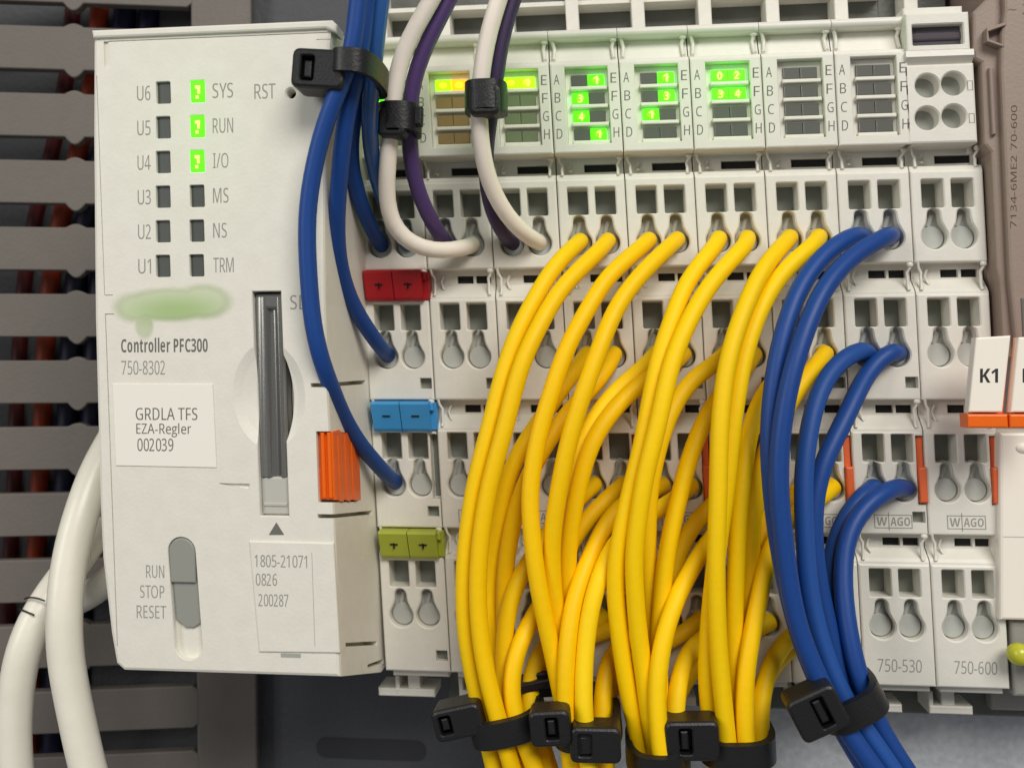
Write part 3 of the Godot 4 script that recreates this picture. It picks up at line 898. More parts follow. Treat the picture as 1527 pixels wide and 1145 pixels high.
	wire("yellow", 1.46, "yellow wire in the top row, left entry, of the second yellow-wired module", gy, [Vector3(32.16, 26.31, -4.2), Vector3(32.16, 26.11, 0), Vector3(31.74, 25.46, 2.2), Vector3(30.48, 24.08, 4.43), Vector3(28.8, 22.49, 5.32), Vector3(26.05, 20.36, 7.05), Vector3(23.34, 16.55, 9.41), Vector3(20.86, 11.82, 11.32), Vector3(18.18, 7.24, 12.73), Vector3(16.81, 2.81, 13.68), Vector3(15.16, -2.41, 14.3), Vector3(13.77, -7.09, 14.71), Vector3(13.02, -11.12, 15.03), Vector3(12.36, -15.66, 15.32), Vector3(12.54, -20.99, 15.62), Vector3(13.04, -24.95, 15.9), Vector3(13.54, -29.98, 16.03), Vector3(14.62, -35.23, 15.87), Vector3(15.52, -39.66, 15.61), Vector3(16.33, -43.28, 15.34), Vector3(17.2, -47.75, 15.39), Vector3(18.23, -52.51, 15.6), Vector3(19.05, -56.6, 15.86), Vector3(20.15, -61.53, 16.15), Vector3(21, -66.09, 16.4), Vector3(21.18, -67.06, 16.46)])
	wire("yellow", 1.46, "yellow wire in the top row, right entry, of the second yellow-wired module", gy, [Vector3(37.02, 26.31, -4.2), Vector3(37.02, 26.11, 0), Vector3(36.65, 25.38, 2.2), Vector3(35.43, 24.34, 4.31), Vector3(33.97, 23.08, 5.34), Vector3(31.15, 20.1, 7.36), Vector3(27.69, 15.9, 10.1), Vector3(25.43, 11.72, 12.3), Vector3(23.71, 7.04, 13.9), Vector3(22.37, 3.45, 14.96), Vector3(20.93, -0.62, 15.6), Vector3(19.61, -4.62, 15.93), Vector3(18.53, -8.63, 16.03), Vector3(17.65, -12.71, 15.94), Vector3(16.92, -17.39, 15.65), Vector3(16.1, -21.57, 15.18), Vector3(15.79, -27.24, 14.54), Vector3(16.02, -31.91, 13.97), Vector3(16.5, -36.43, 13.43), Vector3(17.4, -40.91, 13.12), Vector3(18.27, -45.76, 12.89), Vector3(19.06, -50.54, 12.95), Vector3(19.8, -54.89, 13.09), Vector3(20.66, -59.38, 13.31), Vector3(21.67, -64.22, 13.59), Vector3(22.42, -68.26, 13.81)])
	wire("yellow", 1.46, "yellow wire in the second row, left entry, of the second yellow-wired module", gy, [Vector3(33.25, 6.32, -4.2), Vector3(33.25, 6.12, 0), Vector3(32.52, 4.56, 2.2), Vector3(31.41, 3.9, 3.56), Vector3(29.93, 2.96, 4.22), Vector3(26.84, 0.57, 5.51), Vector3(23.93, -2.55, 7.23), Vector3(21.64, -6.33, 8.55), Vector3(19.77, -10.95, 9.4), Vector3(18.76, -15.23, 9.77), Vector3(18.14, -19.99, 9.71), Vector3(17.91, -24.26, 9.33), Vector3(17.7, -28.49, 8.86), Vector3(18.08, -32.76, 8.5), Vector3(18.54, -37.06, 8.14), Vector3(19.47, -41.19, 7.86), Vector3(20, -45.55, 7.6), Vector3(20.45, -49.64, 7.48), Vector3(21.17, -55.01, 7.42), Vector3(21.87, -59.91, 7.32), Vector3(22.75, -65.32, 7.18), Vector3(23.5, -70.36, 7), Vector3(23.66, -71.45, 6.95)])
	wire("yellow", 1.46, "yellow wire in the second row, right entry, of the second yellow-wired module", gy, [Vector3(38.11, 6.32, -4.2), Vector3(38.11, 6.12, 0), Vector3(37.43, 4.77, 2.2), Vector3(35.82, 3.97, 4.19), Vector3(33.85, 2.95, 4.98), Vector3(31.23, 1.84, 6.52), Vector3(27.72, -1.09, 8.62), Vector3(24.76, -4.38, 10.33), Vector3(22.21, -8.6, 11.54), Vector3(20.7, -13.39, 12.23), Vector3(19.77, -17.46, 12.43), Vector3(18.93, -22.31, 12.23), Vector3(18.22, -28.24, 11.77), Vector3(18.33, -32.76, 11.35), Vector3(18.69, -36.67, 11.02), Vector3(18.93, -41.02, 10.7), Vector3(19.35, -45.11, 10.43), Vector3(19.53, -49.46, 10.2), Vector3(20.08, -54.34, 10.18), Vector3(20.83, -58.74, 10.34), Vector3(21.97, -63.86, 10.62), Vector3(22.84, -68.59, 10.87), Vector3(23.03, -69.59, 10.93)])
	wire("yellow", 1.46, "yellow wire in the third row, left entry, of the second yellow-wired module", gy, [Vector3(34.5, -16.74, -4.2), Vector3(34.5, -16.94, 0), Vector3(33.87, -17.22, 2.2), Vector3(31.27, -17.58, 4.07), Vector3(29.45, -17.9, 4.73), Vector3(26.56, -19.37, 6.06), Vector3(24.29, -22.86, 8.15), Vector3(22.3, -26.71, 10.55), Vector3(20.12, -31.39, 13.49), Vector3(18.9, -36.18, 15.29), Vector3(18.45, -40.51, 17.05), Vector3(18.2, -44.96, 18.09), Vector3(18.14, -49.3, 18.36), Vector3(18.51, -53.13, 18.6), Vector3(18.92, -57.23, 18.84), Vector3(19.59, -61.88, 19.04), Vector3(20.21, -65.8, 19.22)])
	wire("yellow", 1.46, "yellow wire in the third row, right entry, of the second yellow-wired module", gy, [Vector3(39.36, -16.74, -4.2), Vector3(39.36, -16.94, 0), Vector3(38.78, -17.63, 2.2), Vector3(37.4, -18.13, 3.43), Vector3(35.56, -18.99, 4.32), Vector3(32.89, -20.54, 6.12), Vector3(28.09, -22.75, 8.91), Vector3(24.88, -26.67, 11.74), Vector3(23.4, -30.42, 14.14), Vector3(22.09, -34.95, 15.34), Vector3(21.45, -39.65, 16.41), Vector3(21.01, -44.03, 17.59), Vector3(21.03, -48, 18.86), Vector3(21.27, -52.13, 19.64), Vector3(21.68, -56.61, 20), Vector3(22.34, -61.25, 20.19), Vector3(22.95, -65.13, 20.38)])
	wire("yellow", 1.46, "yellow wire in the bottom row, left entry, of the second yellow-wired module", gy, [Vector3(35.78, -40.33, -4.2), Vector3(35.78, -40.53, 0), Vector3(35.45, -40.91, 2.2), Vector3(34.28, -40.86, 2.72), Vector3(32.62, -40.77, 3.62), Vector3(29.47, -41.21, 5.38), Vector3(25.83, -42.94, 7.91), Vector3(24.41, -46.15, 10.18), Vector3(23.83, -49.97, 12.05), Vector3(23.94, -54.43, 13.45), Vector3(24.08, -58.84, 14.38), Vector3(24.5, -63.49, 14.94), Vector3(25.02, -67.43, 15.32)])
	wire("yellow", 1.46, "yellow wire in the bottom row, right entry, of the second yellow-wired module", gy, [Vector3(40.64, -40.33, -4.2), Vector3(40.64, -40.53, 0), Vector3(40.37, -40.32, 2.2), Vector3(38.11, -41.7, 3.29), Vector3(36.64, -43.45, 0.5), Vector3(33.01, -44.29, 2.94), Vector3(28.69, -45.71, 5.44), Vector3(25.48, -48.89, 7.42), Vector3(24.54, -53.5, 8.75), Vector3(24.35, -57.64, 9.4), Vector3(24.59, -62.86, 9.53), Vector3(25.14, -67.67, 9.37), Vector3(25.46, -70.26, 9.28)])
	wire("yellow", 1.46, "yellow wire in the top row, left entry, of the third yellow-wired module", gy, [Vector3(44.16, 26.31, -4.2), Vector3(44.16, 26.11, 0), Vector3(44.34, 25.7, 2.2), Vector3(43.38, 24.56, 3.98), Vector3(42.25, 23.23, 4.92), Vector3(39.79, 20.53, 6.76), Vector3(37.09, 16.37, 9.26), Vector3(35.42, 11.56, 11.26), Vector3(33.48, 6.49, 12.71), Vector3(32.39, 1.91, 13.65), Vector3(31.53, -2.62, 14.2), Vector3(30.51, -8.41, 14.54), Vector3(29.12, -13.55, 14.8), Vector3(27.89, -18.76, 15.04), Vector3(26.8, -23.82, 15.2), Vector3(26, -29.09, 15.27), Vector3(26.16, -33.67, 15.26), Vector3(26.61, -38.18, 15.16), Vector3(27.22, -42.24, 14.97), Vector3(27.75, -46.56, 14.71), Vector3(28.73, -51.08, 14.41), Vector3(29.76, -55.53, 14.13), Vector3(30.85, -60.76, 13.87), Vector3(31.56, -65.44, 13.64), Vector3(31.93, -67.98, 13.49)])
	wire("yellow", 1.46, "yellow wire in the top row, right entry, of the third yellow-wired module", gy, [Vector3(49.02, 26.31, -4.2), Vector3(49.02, 26.11, 0), Vector3(49.05, 25.5, 2.2), Vector3(46.8, 22.97, 6.41), Vector3(45.47, 21.65, 7.32), Vector3(42.72, 18.91, 9.1), Vector3(39.64, 14.43, 11.53), Vector3(37.06, 9.49, 13.52), Vector3(35.01, 4.78, 15.02), Vector3(34, 0.46, 16.08), Vector3(32.96, -4.63, 16.74), Vector3(31.58, -9.8, 17.11), Vector3(30.44, -14.66, 17.17), Vector3(29.72, -20.15, 17.08), Vector3(28.99, -25.43, 16.92), Vector3(29.13, -30.33, 16.68), Vector3(29.42, -34.89, 16.38), Vector3(29.74, -39.28, 16.02), Vector3(30.55, -43.81, 15.62), Vector3(31.08, -47.89, 15.68), Vector3(31.33, -51.76, 15.91), Vector3(32.36, -56.01, 16.06), Vector3(33.26, -60.98, 16.19), Vector3(33.79, -65.55, 16.35), Vector3(33.91, -66.52, 16.4)])
	wire("yellow", 1.46, "yellow wire in the second row, left entry, of the third yellow-wired module", gy, [Vector3(45.25, 6.32, -4.2), Vector3(45.25, 6.12, 0), Vector3(44.79, 4.97, 2.2), Vector3(43.44, 4.51, 3.58), Vector3(41.87, 3.83, 4.26), Vector3(39.15, 2.12, 5.59), Vector3(36.47, -1.26, 7.41), Vector3(34.18, -6.22, 8.87), Vector3(32.91, -10.21, 9.92), Vector3(32, -14.5, 10.54), Vector3(31.47, -19.5, 10.78), Vector3(31.44, -24.26, 10.7), Vector3(31.49, -29.4, 10.39), Vector3(31.96, -34.21, 9.92), Vector3(32.2, -38.18, 9.9), Vector3(32.27, -42.23, 10.04), Vector3(32.41, -47.22, 10.16), Vector3(32.56, -51.28, 10.24), Vector3(33.04, -55.39, 10.63), Vector3(34.14, -59.79, 10.86), Vector3(34.82, -64.82, 10.98), Vector3(35.3, -68.95, 11.12)])
	wire("yellow", 1.46, "yellow wire in the second row, right entry, of the third yellow-wired module", gy, [Vector3(50.11, 6.32, -4.2), Vector3(50.11, 6.12, 0), Vector3(49.85, 4.49, 2.2), Vector3(48.19, 3.32, 4.21), Vector3(46.45, 1.89, 4.95), Vector3(43.97, -0.41, 6.4), Vector3(41.15, -4.2, 8.35), Vector3(38.83, -9.38, 9.92), Vector3(37.24, -14.06, 11.03), Vector3(36.23, -18.41, 11.72), Vector3(35.07, -23.11, 12.06), Vector3(34.13, -28.22, 12.17), Vector3(33.67, -32.39, 12.16), Vector3(33.32, -36.48, 12.43), Vector3(33.15, -40.44, 12.78), Vector3(33.13, -44.32, 12.97), Vector3(33.14, -48.41, 12.92), Vector3(33.56, -53.22, 13.38), Vector3(34.6, -58.56, 13.74), Vector3(35.28, -63.52, 13.85), Vector3(35.75, -67.57, 14)])
	wire("yellow", 1.46, "yellow wire in the third row, left entry, of the third yellow-wired module", gy, [Vector3(46.5, -16.74, -4.2), Vector3(46.5, -16.94, 0), Vector3(45.81, -17.45, 2.2), Vector3(44.53, -18.02, 3.14), Vector3(42.95, -19.01, 3.56), Vector3(40.97, -20.82, 4.37), Vector3(37.77, -24.73, 5.45), Vector3(36.1, -29.14, 6.29), Vector3(34.89, -33.48, 6.85), Vector3(34.22, -37.73, 7.16), Vector3(33.56, -42.43, 7.28), Vector3(33.05, -47.6, 7.26), Vector3(32.87, -52.38, 7.3), Vector3(32.91, -56.87, 7.71), Vector3(33.92, -60.97, 7.94), Vector3(34.55, -66.13, 8.07), Vector3(35.05, -70.34, 8.21)])
	wire("yellow", 1.46, "yellow wire in the third row, right entry, of the third yellow-wired module", gy, [Vector3(51.36, -16.74, -4.2), Vector3(51.36, -16.94, 0), Vector3(50.65, -17.74, 2.2), Vector3(49.55, -18.51, 3.2), Vector3(48.11, -19.67, 3.95), Vector3(45.33, -21.65, 5.44), Vector3(42.04, -24.14, 7.7), Vector3(39.21, -28.1, 10), Vector3(37.09, -31.05, 12.35), Vector3(35.1, -34.37, 14.49), Vector3(33.94, -38.07, 15.72), Vector3(32.95, -42.01, 16.97), Vector3(32.5, -45.94, 17.96), Vector3(32.44, -50.07, 18.52), Vector3(32.94, -54.82, 18.98), Vector3(33.73, -59.58, 19.36), Vector3(34.39, -63.99, 19.63), Vector3(34.54, -64.93, 19.69)])
	wire("yellow", 1.46, "yellow wire in the bottom row, left entry, of the third yellow-wired module", gy, [Vector3(47.78, -40.33, -4.2), Vector3(47.78, -40.53, 0), Vector3(47.4, -40.61, 2.2), Vector3(45.62, -40.67, 3.13), Vector3(43.42, -40.82, 4.31), Vector3(40.05, -41.41, 6.66), Vector3(37.17, -44.64, 10.17), Vector3(35.98, -47.81, 13.68), Vector3(35.57, -51.35, 15.22), Vector3(35.38, -55.76, 16.4), Vector3(35.89, -60.4, 17.25), Vector3(36.44, -64.94, 17.39), Vector3(36.56, -65.91, 17.42)])
	wire("yellow", 1.46, "yellow wire in the bottom row, right entry, of the third yellow-wired module", gy, [Vector3(52.64, -40.33, -4.2), Vector3(52.64, -40.53, 0), Vector3(52.24, -40.49, 2.2), Vector3(51.12, -40.69, 2.63), Vector3(49.92, -41.71, 0.63), Vector3(47.02, -42.64, 1.75), Vector3(42.79, -44.97, 2.74), Vector3(38.99, -47.74, 4.09), Vector3(36.55, -51.24, 5.02), Vector3(35.43, -55.53, 5.45), Vector3(35.46, -60.14, 5.47), Vector3(36.06, -65.49, 5.53), Vector3(36.66, -70.39, 5.68), Vector3(36.78, -71.43, 5.72)])
	wire("yellow", 1.46, "yellow wire in the top row, left entry, of the fourth yellow-wired module", gy, [Vector3(56.16, 26.31, -4.2), Vector3(56.16, 26.11, 0), Vector3(55.63, 25.39, 2.2), Vector3(54.03, 24.06, 4.66), Vector3(52.43, 22.6, 5.96), Vector3(50.34, 20.13, 8.52), Vector3(47.67, 15.23, 11.44), Vector3(45.71, 10.76, 13.47), Vector3(44.07, 5.93, 14.93), Vector3(43.02, 0.92, 15.95), Vector3(42.55, -3.65, 16.63), Vector3(42.17, -8.8, 17.08), Vector3(42.19, -14.34, 17.4), Vector3(41.96, -17.95, 17.53), Vector3(41.81, -23.17, 17.59), Vector3(41.67, -28.24, 17.55), Vector3(41.85, -32.94, 17.39), Vector3(41.95, -37.38, 17.2), Vector3(42.25, -41.56, 17.02), Vector3(42.72, -46.32, 16.88), Vector3(43.07, -50.53, 16.8), Vector3(43.57, -55.3, 16.78), Vector3(44.21, -60.25, 16.81), Vector3(44.61, -64.82, 16.87), Vector3(44.69, -65.8, 16.89)])
	wire("yellow", 1.46, "yellow wire in the top row, right entry, of the fourth yellow-wired module", gy, [Vector3(61.02, 26.31, -4.2), Vector3(61.02, 26.11, 0), Vector3(60.6, 25.3, 2.2), Vector3(57.85, 23.18, 5.98), Vector3(56.58, 22.12, 6.53), Vector3(53.97, 19.93, 7.6), Vector3(50.73, 15.46, 9.35), Vector3(48.44, 10.8, 11.23), Vector3(46.62, 5.43, 12.73), Vector3(45.61, 0.81, 13.73), Vector3(44.93, -3.82, 14.31), Vector3(44.13, -8.15, 14.6), Vector3(44.08, -12.18, 14.7), Vector3(43.42, -16.73, 14.71), Vector3(42.83, -20.47, 14.71), Vector3(42.39, -24.56, 14.67), Vector3(41.83, -28.44, 14.61), Vector3(41.41, -32.63, 14.55), Vector3(40.99, -36.97, 14.41), Vector3(40.68, -41.54, 14.2), Vector3(40.53, -45.92, 13.94), Vector3(41.07, -50.39, 13.66), Vector3(41.54, -55.22, 13.42), Vector3(42.42, -60.57, 13.23), Vector3(42.99, -65.2, 13.08), Vector3(43.29, -67.7, 13)])
	wire("yellow", 1.46, "yellow wire in the second row, left entry, of the fourth yellow-wired module", gy, [Vector3(57.25, 6.32, -4.2), Vector3(57.25, 6.12, 0), Vector3(56.65, 4.92, 2.2), Vector3(55.03, 3.88, 3.93), Vector3(53.33, 2.44, 4.68), Vector3(51.27, 0.21, 6.14), Vector3(48.96, -3.95, 8.19), Vector3(47.57, -8.57, 9.94), Vector3(46.82, -13.18, 11.28), Vector3(46.09, -18.13, 12.02), Vector3(45.69, -22.82, 12.49), Vector3(45.51, -27.48, 12.77), Vector3(45.21, -32.41, 12.95), Vector3(45.03, -36.64, 13.05), Vector3(45.05, -40.97, 13.11), Vector3(45.36, -45.76, 13.24), Vector3(45.46, -50.13, 13.59), Vector3(45.59, -54.89, 13.93), Vector3(46.09, -60.01, 14.19), Vector3(46.48, -64.45, 14.38), Vector3(46.68, -66.84, 14.49)])
	wire("yellow", 1.46, "yellow wire in the second row, right entry, of the fourth yellow-wired module", gy, [Vector3(62.11, 6.32, -4.2), Vector3(62.11, 6.12, 0), Vector3(61.52, 4.89, 2.2), Vector3(59.12, 3.88, 4.67), Vector3(58.28, 2.8, 5.25), Vector3(56.31, 0.15, 6.36), Vector3(53.64, -3.9, 7.82), Vector3(51.35, -7.85, 8.88), Vector3(49.88, -11.54, 9.5), Vector3(48.93, -16.04, 9.84), Vector3(48.48, -21.1, 9.98), Vector3(48.17, -25.4, 9.83), Vector3(48.19, -29.78, 9.71), Vector3(47.79, -34.59, 10.12), Vector3(47.56, -39.12, 10.39), Vector3(47.19, -43.39, 10.49), Vector3(47.32, -48.11, 10.39), Vector3(47.2, -52.54, 10.62), Vector3(47.57, -57.38, 11.22), Vector3(48.06, -62.35, 11.62), Vector3(48.45, -66.97, 11.89), Vector3(48.53, -67.95, 11.97)])
	wire("yellow", 1.46, "yellow wire in the third row, left entry, of the fourth yellow-wired module", gy, [Vector3(58.5, -16.74, -4.2), Vector3(58.5, -16.94, 0), Vector3(58.13, -17.32, 2.2), Vector3(56.34, -17.74, 3.31), Vector3(54.41, -18.53, 3.7), Vector3(51.63, -20.73, 4.46), Vector3(50.1, -24.38, 5.47), Vector3(49.32, -28.61, 6.23), Vector3(48.67, -32.8, 6.7), Vector3(48.18, -36.85, 6.84), Vector3(47.67, -41.2, 6.62), Vector3(47.68, -45.49, 6.04), Vector3(48.24, -50.27, 5.17), Vector3(48.62, -54.55, 5.09), Vector3(49.05, -59.58, 5.58), Vector3(49.56, -64.74, 5.97), Vector3(49.96, -69.54, 6.24), Vector3(50.04, -70.55, 6.32)])
	wire("yellow", 1.46, "yellow wire in the third row, right entry, of the fourth yellow-wired module", gy, [Vector3(63.36, -16.74, -4.2), Vector3(63.36, -16.94, 0), Vector3(62.67, -17.85, 2.2), Vector3(61.42, -18.03, 3.14), Vector3(59.79, -18.38, 3.98), Vector3(57.09, -19.52, 5.66), Vector3(53.46, -22.6, 8.13), Vector3(50.83, -26.35, 10.49), Vector3(49.59, -30.77, 12.17), Vector3(48.57, -35.28, 13.36), Vector3(47.48, -39.31, 14.47), Vector3(46.54, -43.35, 15.47), Vector3(46.2, -47.37, 16.1), Vector3(46.24, -51.17, 16.49), Vector3(46.46, -55.21, 16.74), Vector3(47.11, -60.09, 16.9), Vector3(47.64, -64.62, 17), Vector3(47.76, -65.59, 17.03)])
	wire("yellow", 1.46, "yellow wire in the bottom row, left entry, of the fourth yellow-wired module", gy, [Vector3(59.78, -40.33, -4.2), Vector3(59.78, -40.53, 0), Vector3(59.27, -40.32, 2.2), Vector3(56.91, -40.48, 3.48), Vector3(55.46, -40.98, 4.61), Vector3(52.89, -43.3, 6.85), Vector3(50.2, -47.65, 10.08), Vector3(49.13, -51.81, 12.57), Vector3(49.14, -56.44, 13.41), Vector3(49.62, -61.33, 13.82), Vector3(50, -65.88, 14.09), Vector3(50.07, -66.84, 14.17)])
	wire("yellow", 1.46, "yellow wire in the bottom row, right entry, of the fourth yellow-wired module", gy, [Vector3(64.64, -40.33, -4.2), Vector3(64.64, -40.53, 0), Vector3(63.82, -40.2, 2.2), Vector3(62.72, -40.4, 2.62), Vector3(61.77, -41.46, 0.43), Vector3(58.74, -42.43, 1.75), Vector3(54.44, -44.65, 3.47), Vector3(51.23, -47.74, 5.97), Vector3(49.04, -51.41, 7.78), Vector3(48.95, -56.82, 8.32), Vector3(49.44, -62.18, 8.77), Vector3(49.82, -66.73, 9.08), Vector3(50.02, -69.17, 9.23)])
	wire("blue", 1.52, "blue wire in the top row, left entry, of the blue-wired module", gb, [Vector3(68.16, 26.31, -4.2), Vector3(68.16, 26.11, 0), Vector3(67.95, 26.86, 2.2), Vector3(66.16, 26.09, 4.36), Vector3(64.34, 25.25, 5.37), Vector3(61.18, 23.16, 7.36), Vector3(57.45, 19.32, 10.06), Vector3(54.76, 15.14, 12.24), Vector3(52.87, 10.23, 13.85), Vector3(51.33, 4.93, 14.93), Vector3(50.63, 0.36, 15.58), Vector3(50.26, -3.84, 15.95), Vector3(49.97, -7.85, 16.13), Vector3(50.23, -12.16, 16.18), Vector3(50.62, -16.68, 16.18), Vector3(51.03, -20.33, 16.14), Vector3(51.58, -24.14, 16.05), Vector3(52.3, -28.02, 15.88), Vector3(53.22, -32.05, 15.65), Vector3(54.18, -36.05, 15.39), Vector3(55.44, -40.21, 15.14), Vector3(57.19, -44.15, 15.03), Vector3(58.78, -48.32, 14.95), Vector3(61.13, -52.15, 14.92), Vector3(63.19, -56, 14.91), Vector3(65.1, -59.12, 14.91), Vector3(67.52, -62.95, 14.92), Vector3(70, -66.85, 14.93), Vector3(70.52, -67.66, 14.94)])
	wire("blue", 1.52, "blue wire in the top row, right entry, of the blue-wired module", gb, [Vector3(73.02, 26.31, -4.2), Vector3(73.02, 26.11, 0), Vector3(73.07, 26.32, 2.2), Vector3(71.12, 25.55, 4.71), Vector3(69.23, 24.76, 5.89), Vector3(65.75, 22.74, 8.21), Vector3(61.68, 19.49, 11.36), Vector3(58.49, 15.69, 13.93), Vector3(56.23, 11.26, 15.83), Vector3(54.45, 6.89, 17.12), Vector3(53.11, 3.07, 17.95), Vector3(52.13, -1.34, 18.46), Vector3(51.34, -6.28, 18.78), Vector3(51, -11.25, 18.98), Vector3(50.92, -15.89, 19.1), Vector3(51.4, -19.67, 19.13), Vector3(52.03, -24.37, 19.13), Vector3(52.26, -28.48, 19.11), Vector3(53.21, -32.5, 19.09), Vector3(53.86, -36.41, 19.09), Vector3(55.54, -40.42, 19.17), Vector3(57.12, -44.29, 19.34), Vector3(58.83, -47.51, 19.61), Vector3(60.6, -50.81, 19.94), Vector3(63.05, -54.26, 20.3), Vector3(65.02, -56.77, 20.65), Vector3(67.33, -60.24, 20.83), Vector3(69.67, -63.96, 20.96), Vector3(70.15, -64.73, 20.99)])
	wire("blue", 1.52, "blue wire in the second row, left entry, of the blue-wired module", gb, [Vector3(69.25, 6.32, -4.2), Vector3(69.25, 6.12, 0), Vector3(69.31, 7.68, 2.2), Vector3(67.5, 7.14, 4.12), Vector3(65.66, 6.41, 4.99), Vector3(62.76, 4.71, 6.69), Vector3(59.66, 1.1, 9.02), Vector3(57.72, -3.46, 10.96), Vector3(56.58, -8.03, 12.45), Vector3(55.81, -12.88, 13.54), Vector3(55.64, -17.93, 14.3), Vector3(55.77, -22.14, 14.79), Vector3(55.84, -26.65, 15.16), Vector3(56.17, -30.36, 15.51), Vector3(56.78, -34.63, 15.9), Vector3(57.77, -38.32, 16.33), Vector3(59.08, -42.55, 16.74), Vector3(60.3, -46.06, 17.19), Vector3(62.39, -49.27, 17.68), Vector3(64.74, -52.7, 18.15), Vector3(66.81, -55.72, 18.42), Vector3(68.9, -58.74, 18.61), Vector3(71.25, -62.42, 18.77), Vector3(73.23, -65.58, 18.95)])
	wire("blue", 1.52, "blue wire in the second row, right entry, of the blue-wired module", gb, [Vector3(74.11, 6.32, -4.2), Vector3(74.11, 6.12, 0), Vector3(73.99, 7.2, 2.2), Vector3(72.44, 6.75, 3.68), Vector3(71.8, 6.11, 1.12), Vector3(69.22, 4.03, 2.43), Vector3(66.27, 0.12, 5.49), Vector3(63.47, -4.87, 8.02), Vector3(60.76, -9.12, 9.84), Vector3(58.7, -13.57, 10.99), Vector3(57.58, -18.12, 11.65), Vector3(57.6, -22.55, 12.06), Vector3(57.75, -26.85, 12.33), Vector3(58.44, -30.99, 12.54), Vector3(59.15, -34.88, 12.68), Vector3(60.29, -39.58, 12.74), Vector3(61.38, -44.15, 13.09), Vector3(62.84, -48.02, 13.28), Vector3(64.64, -51.96, 13.32), Vector3(67.27, -55.59, 13.27), Vector3(69.64, -58.67, 13.31), Vector3(71.99, -62.04, 13.39), Vector3(74.52, -66.14, 13.46), Vector3(75.72, -68.11, 13.51)])
	wire("blue", 1.52, "blue wire in the third row, left entry, of the blue-wired module", gb, [Vector3(70.5, -16.74, -4.2), Vector3(70.5, -16.94, 0), Vector3(70.36, -15.96, 2.2), Vector3(68.85, -16.55, 3.27), Vector3(67.21, -17.59, 3.79), Vector3(64.74, -20.33, 4.81), Vector3(62.27, -25.58, 6.24), Vector3(61.17, -30.22, 7.5), Vector3(61.33, -34.74, 8.54), Vector3(61.86, -39.08, 9.36), Vector3(62.88, -43.11, 9.95), Vector3(63.96, -47.05, 10.31), Vector3(65.54, -50.64, 10.46), Vector3(67.32, -54.21, 10.44), Vector3(70.1, -58.15, 10.4), Vector3(72.16, -60.86, 10.42), Vector3(74.5, -64.64, 10.45), Vector3(76.85, -68.66, 10.49), Vector3(77.33, -69.5, 10.51)])
	wire("blue", 1.52, "blue wire in the third row, right entry, of the blue-wired module", gb, [Vector3(75.36, -16.74, -4.2), Vector3(75.36, -16.94, 0), Vector3(74.5, -15.58, 2.2), Vector3(72.92, -15.93, 3.56), Vector3(71.06, -16.53, 4.71), Vector3(67.99, -18.16, 6.34), Vector3(64.54, -21.73, 8.08), Vector3(62.66, -26.89, 9.74), Vector3(62.44, -31.3, 11.3), Vector3(62.37, -35.39, 12.74), Vector3(62.96, -39.72, 13.93), Vector3(63.62, -43.25, 14.71), Vector3(64.63, -46.89, 15.31), Vector3(66.29, -51.33, 15.75), Vector3(68.61, -55.21, 16), Vector3(70.77, -58.38, 16.13), Vector3(73.12, -62.1, 16.26), Vector3(75.46, -65.9, 16.39), Vector3(75.94, -66.67, 16.44)])
	wire("blue", 1.35, "blue wire bowing farthest left across the controller front", gl, [Vector3(-9.62, 66.13, 31.26), Vector3(-10.38, 62.41, 31.12), Vector3(-11.1, 58.31, 30.96), Vector3(-11.51, 54.93, 30.73), Vector3(-12.02, 51.09, 30.44), Vector3(-13.04, 47.35, 30.1), Vector3(-15.49, 43.5, 29.74), Vector3(-16.76, 40.1, 29.39), Vector3(-18.05, 36.44, 29.09), Vector3(-19.01, 32.49, 28.84), Vector3(-19.72, 28.67, 28.63), Vector3(-20.1, 24.42, 28.43), Vector3(-19.94, 20.42, 28.21), Vector3(-19.78, 16.47, 27.94), Vector3(-19.74, 12.57, 27.6), Vector3(-19.21, 8.48, 27.2), Vector3(-18.34, 4.75, 26.75), Vector3(-17.81, 0.76, 23.12), Vector3(-17.77, -3.49, 17.81), Vector3(-16.7, -8.35, 12.34), Vector3(-15.32, -12.23, 6.73), Vector3(-14.1, -14.73, 3), Vector3(-13.5, -17.04, 0.2), Vector3(-13.5, -16.84, -4.2)])
	wire("blue", 1.35, "blue wire curving down to the entry beside the red marker tags", gl, [Vector3(-9.04, 67.21, 28.79), Vector3(-9.81, 63.43, 28.65), Vector3(-10.55, 59.26, 28.47), Vector3(-10.97, 55.83, 28.22), Vector3(-11.49, 51.95, 27.86), Vector3(-12.38, 48.2, 27.38), Vector3(-13.72, 44.8, 26.76), Vector3(-14.65, 41.03, 26.01), Vector3(-15.49, 37.21, 25.11), Vector3(-16.21, 33.26, 24.01), Vector3(-16.88, 29.71, 22.59), Vector3(-17.81, 25.76, 20.72), Vector3(-18.2, 21.76, 18.24), Vector3(-18.3, 18.32, 15.07), Vector3(-17.64, 14.22, 11.25), Vector3(-16.02, 10.15, 6.97), Vector3(-14.58, 6.89, 2.5), Vector3(-14.75, 6.02, 0.2), Vector3(-14.75, 6.22, -4.2)])
	wire("blue", 1.35, "short blue wire passing behind the longer pair to the top entry", gl, [Vector3(-9.47, 69.14, 24.56), Vector3(-10.04, 65.29, 24.3), Vector3(-10.63, 61.05, 23.92), Vector3(-11.1, 57.65, 23.28), Vector3(-11.9, 53.93, 22.24), Vector3(-13.1, 50.14, 20.67), Vector3(-14.92, 46.46, 18.83), Vector3(-16.17, 42.79, 16.73), Vector3(-17.33, 38.59, 14.02), Vector3(-17.15, 34.16, 10.79), Vector3(-16.65, 30.22, 7.22), Vector3(-15.91, 27.31, 2.5), Vector3(-15.84, 26.01, 0.2), Vector3(-15.84, 26.21, -4.2)])
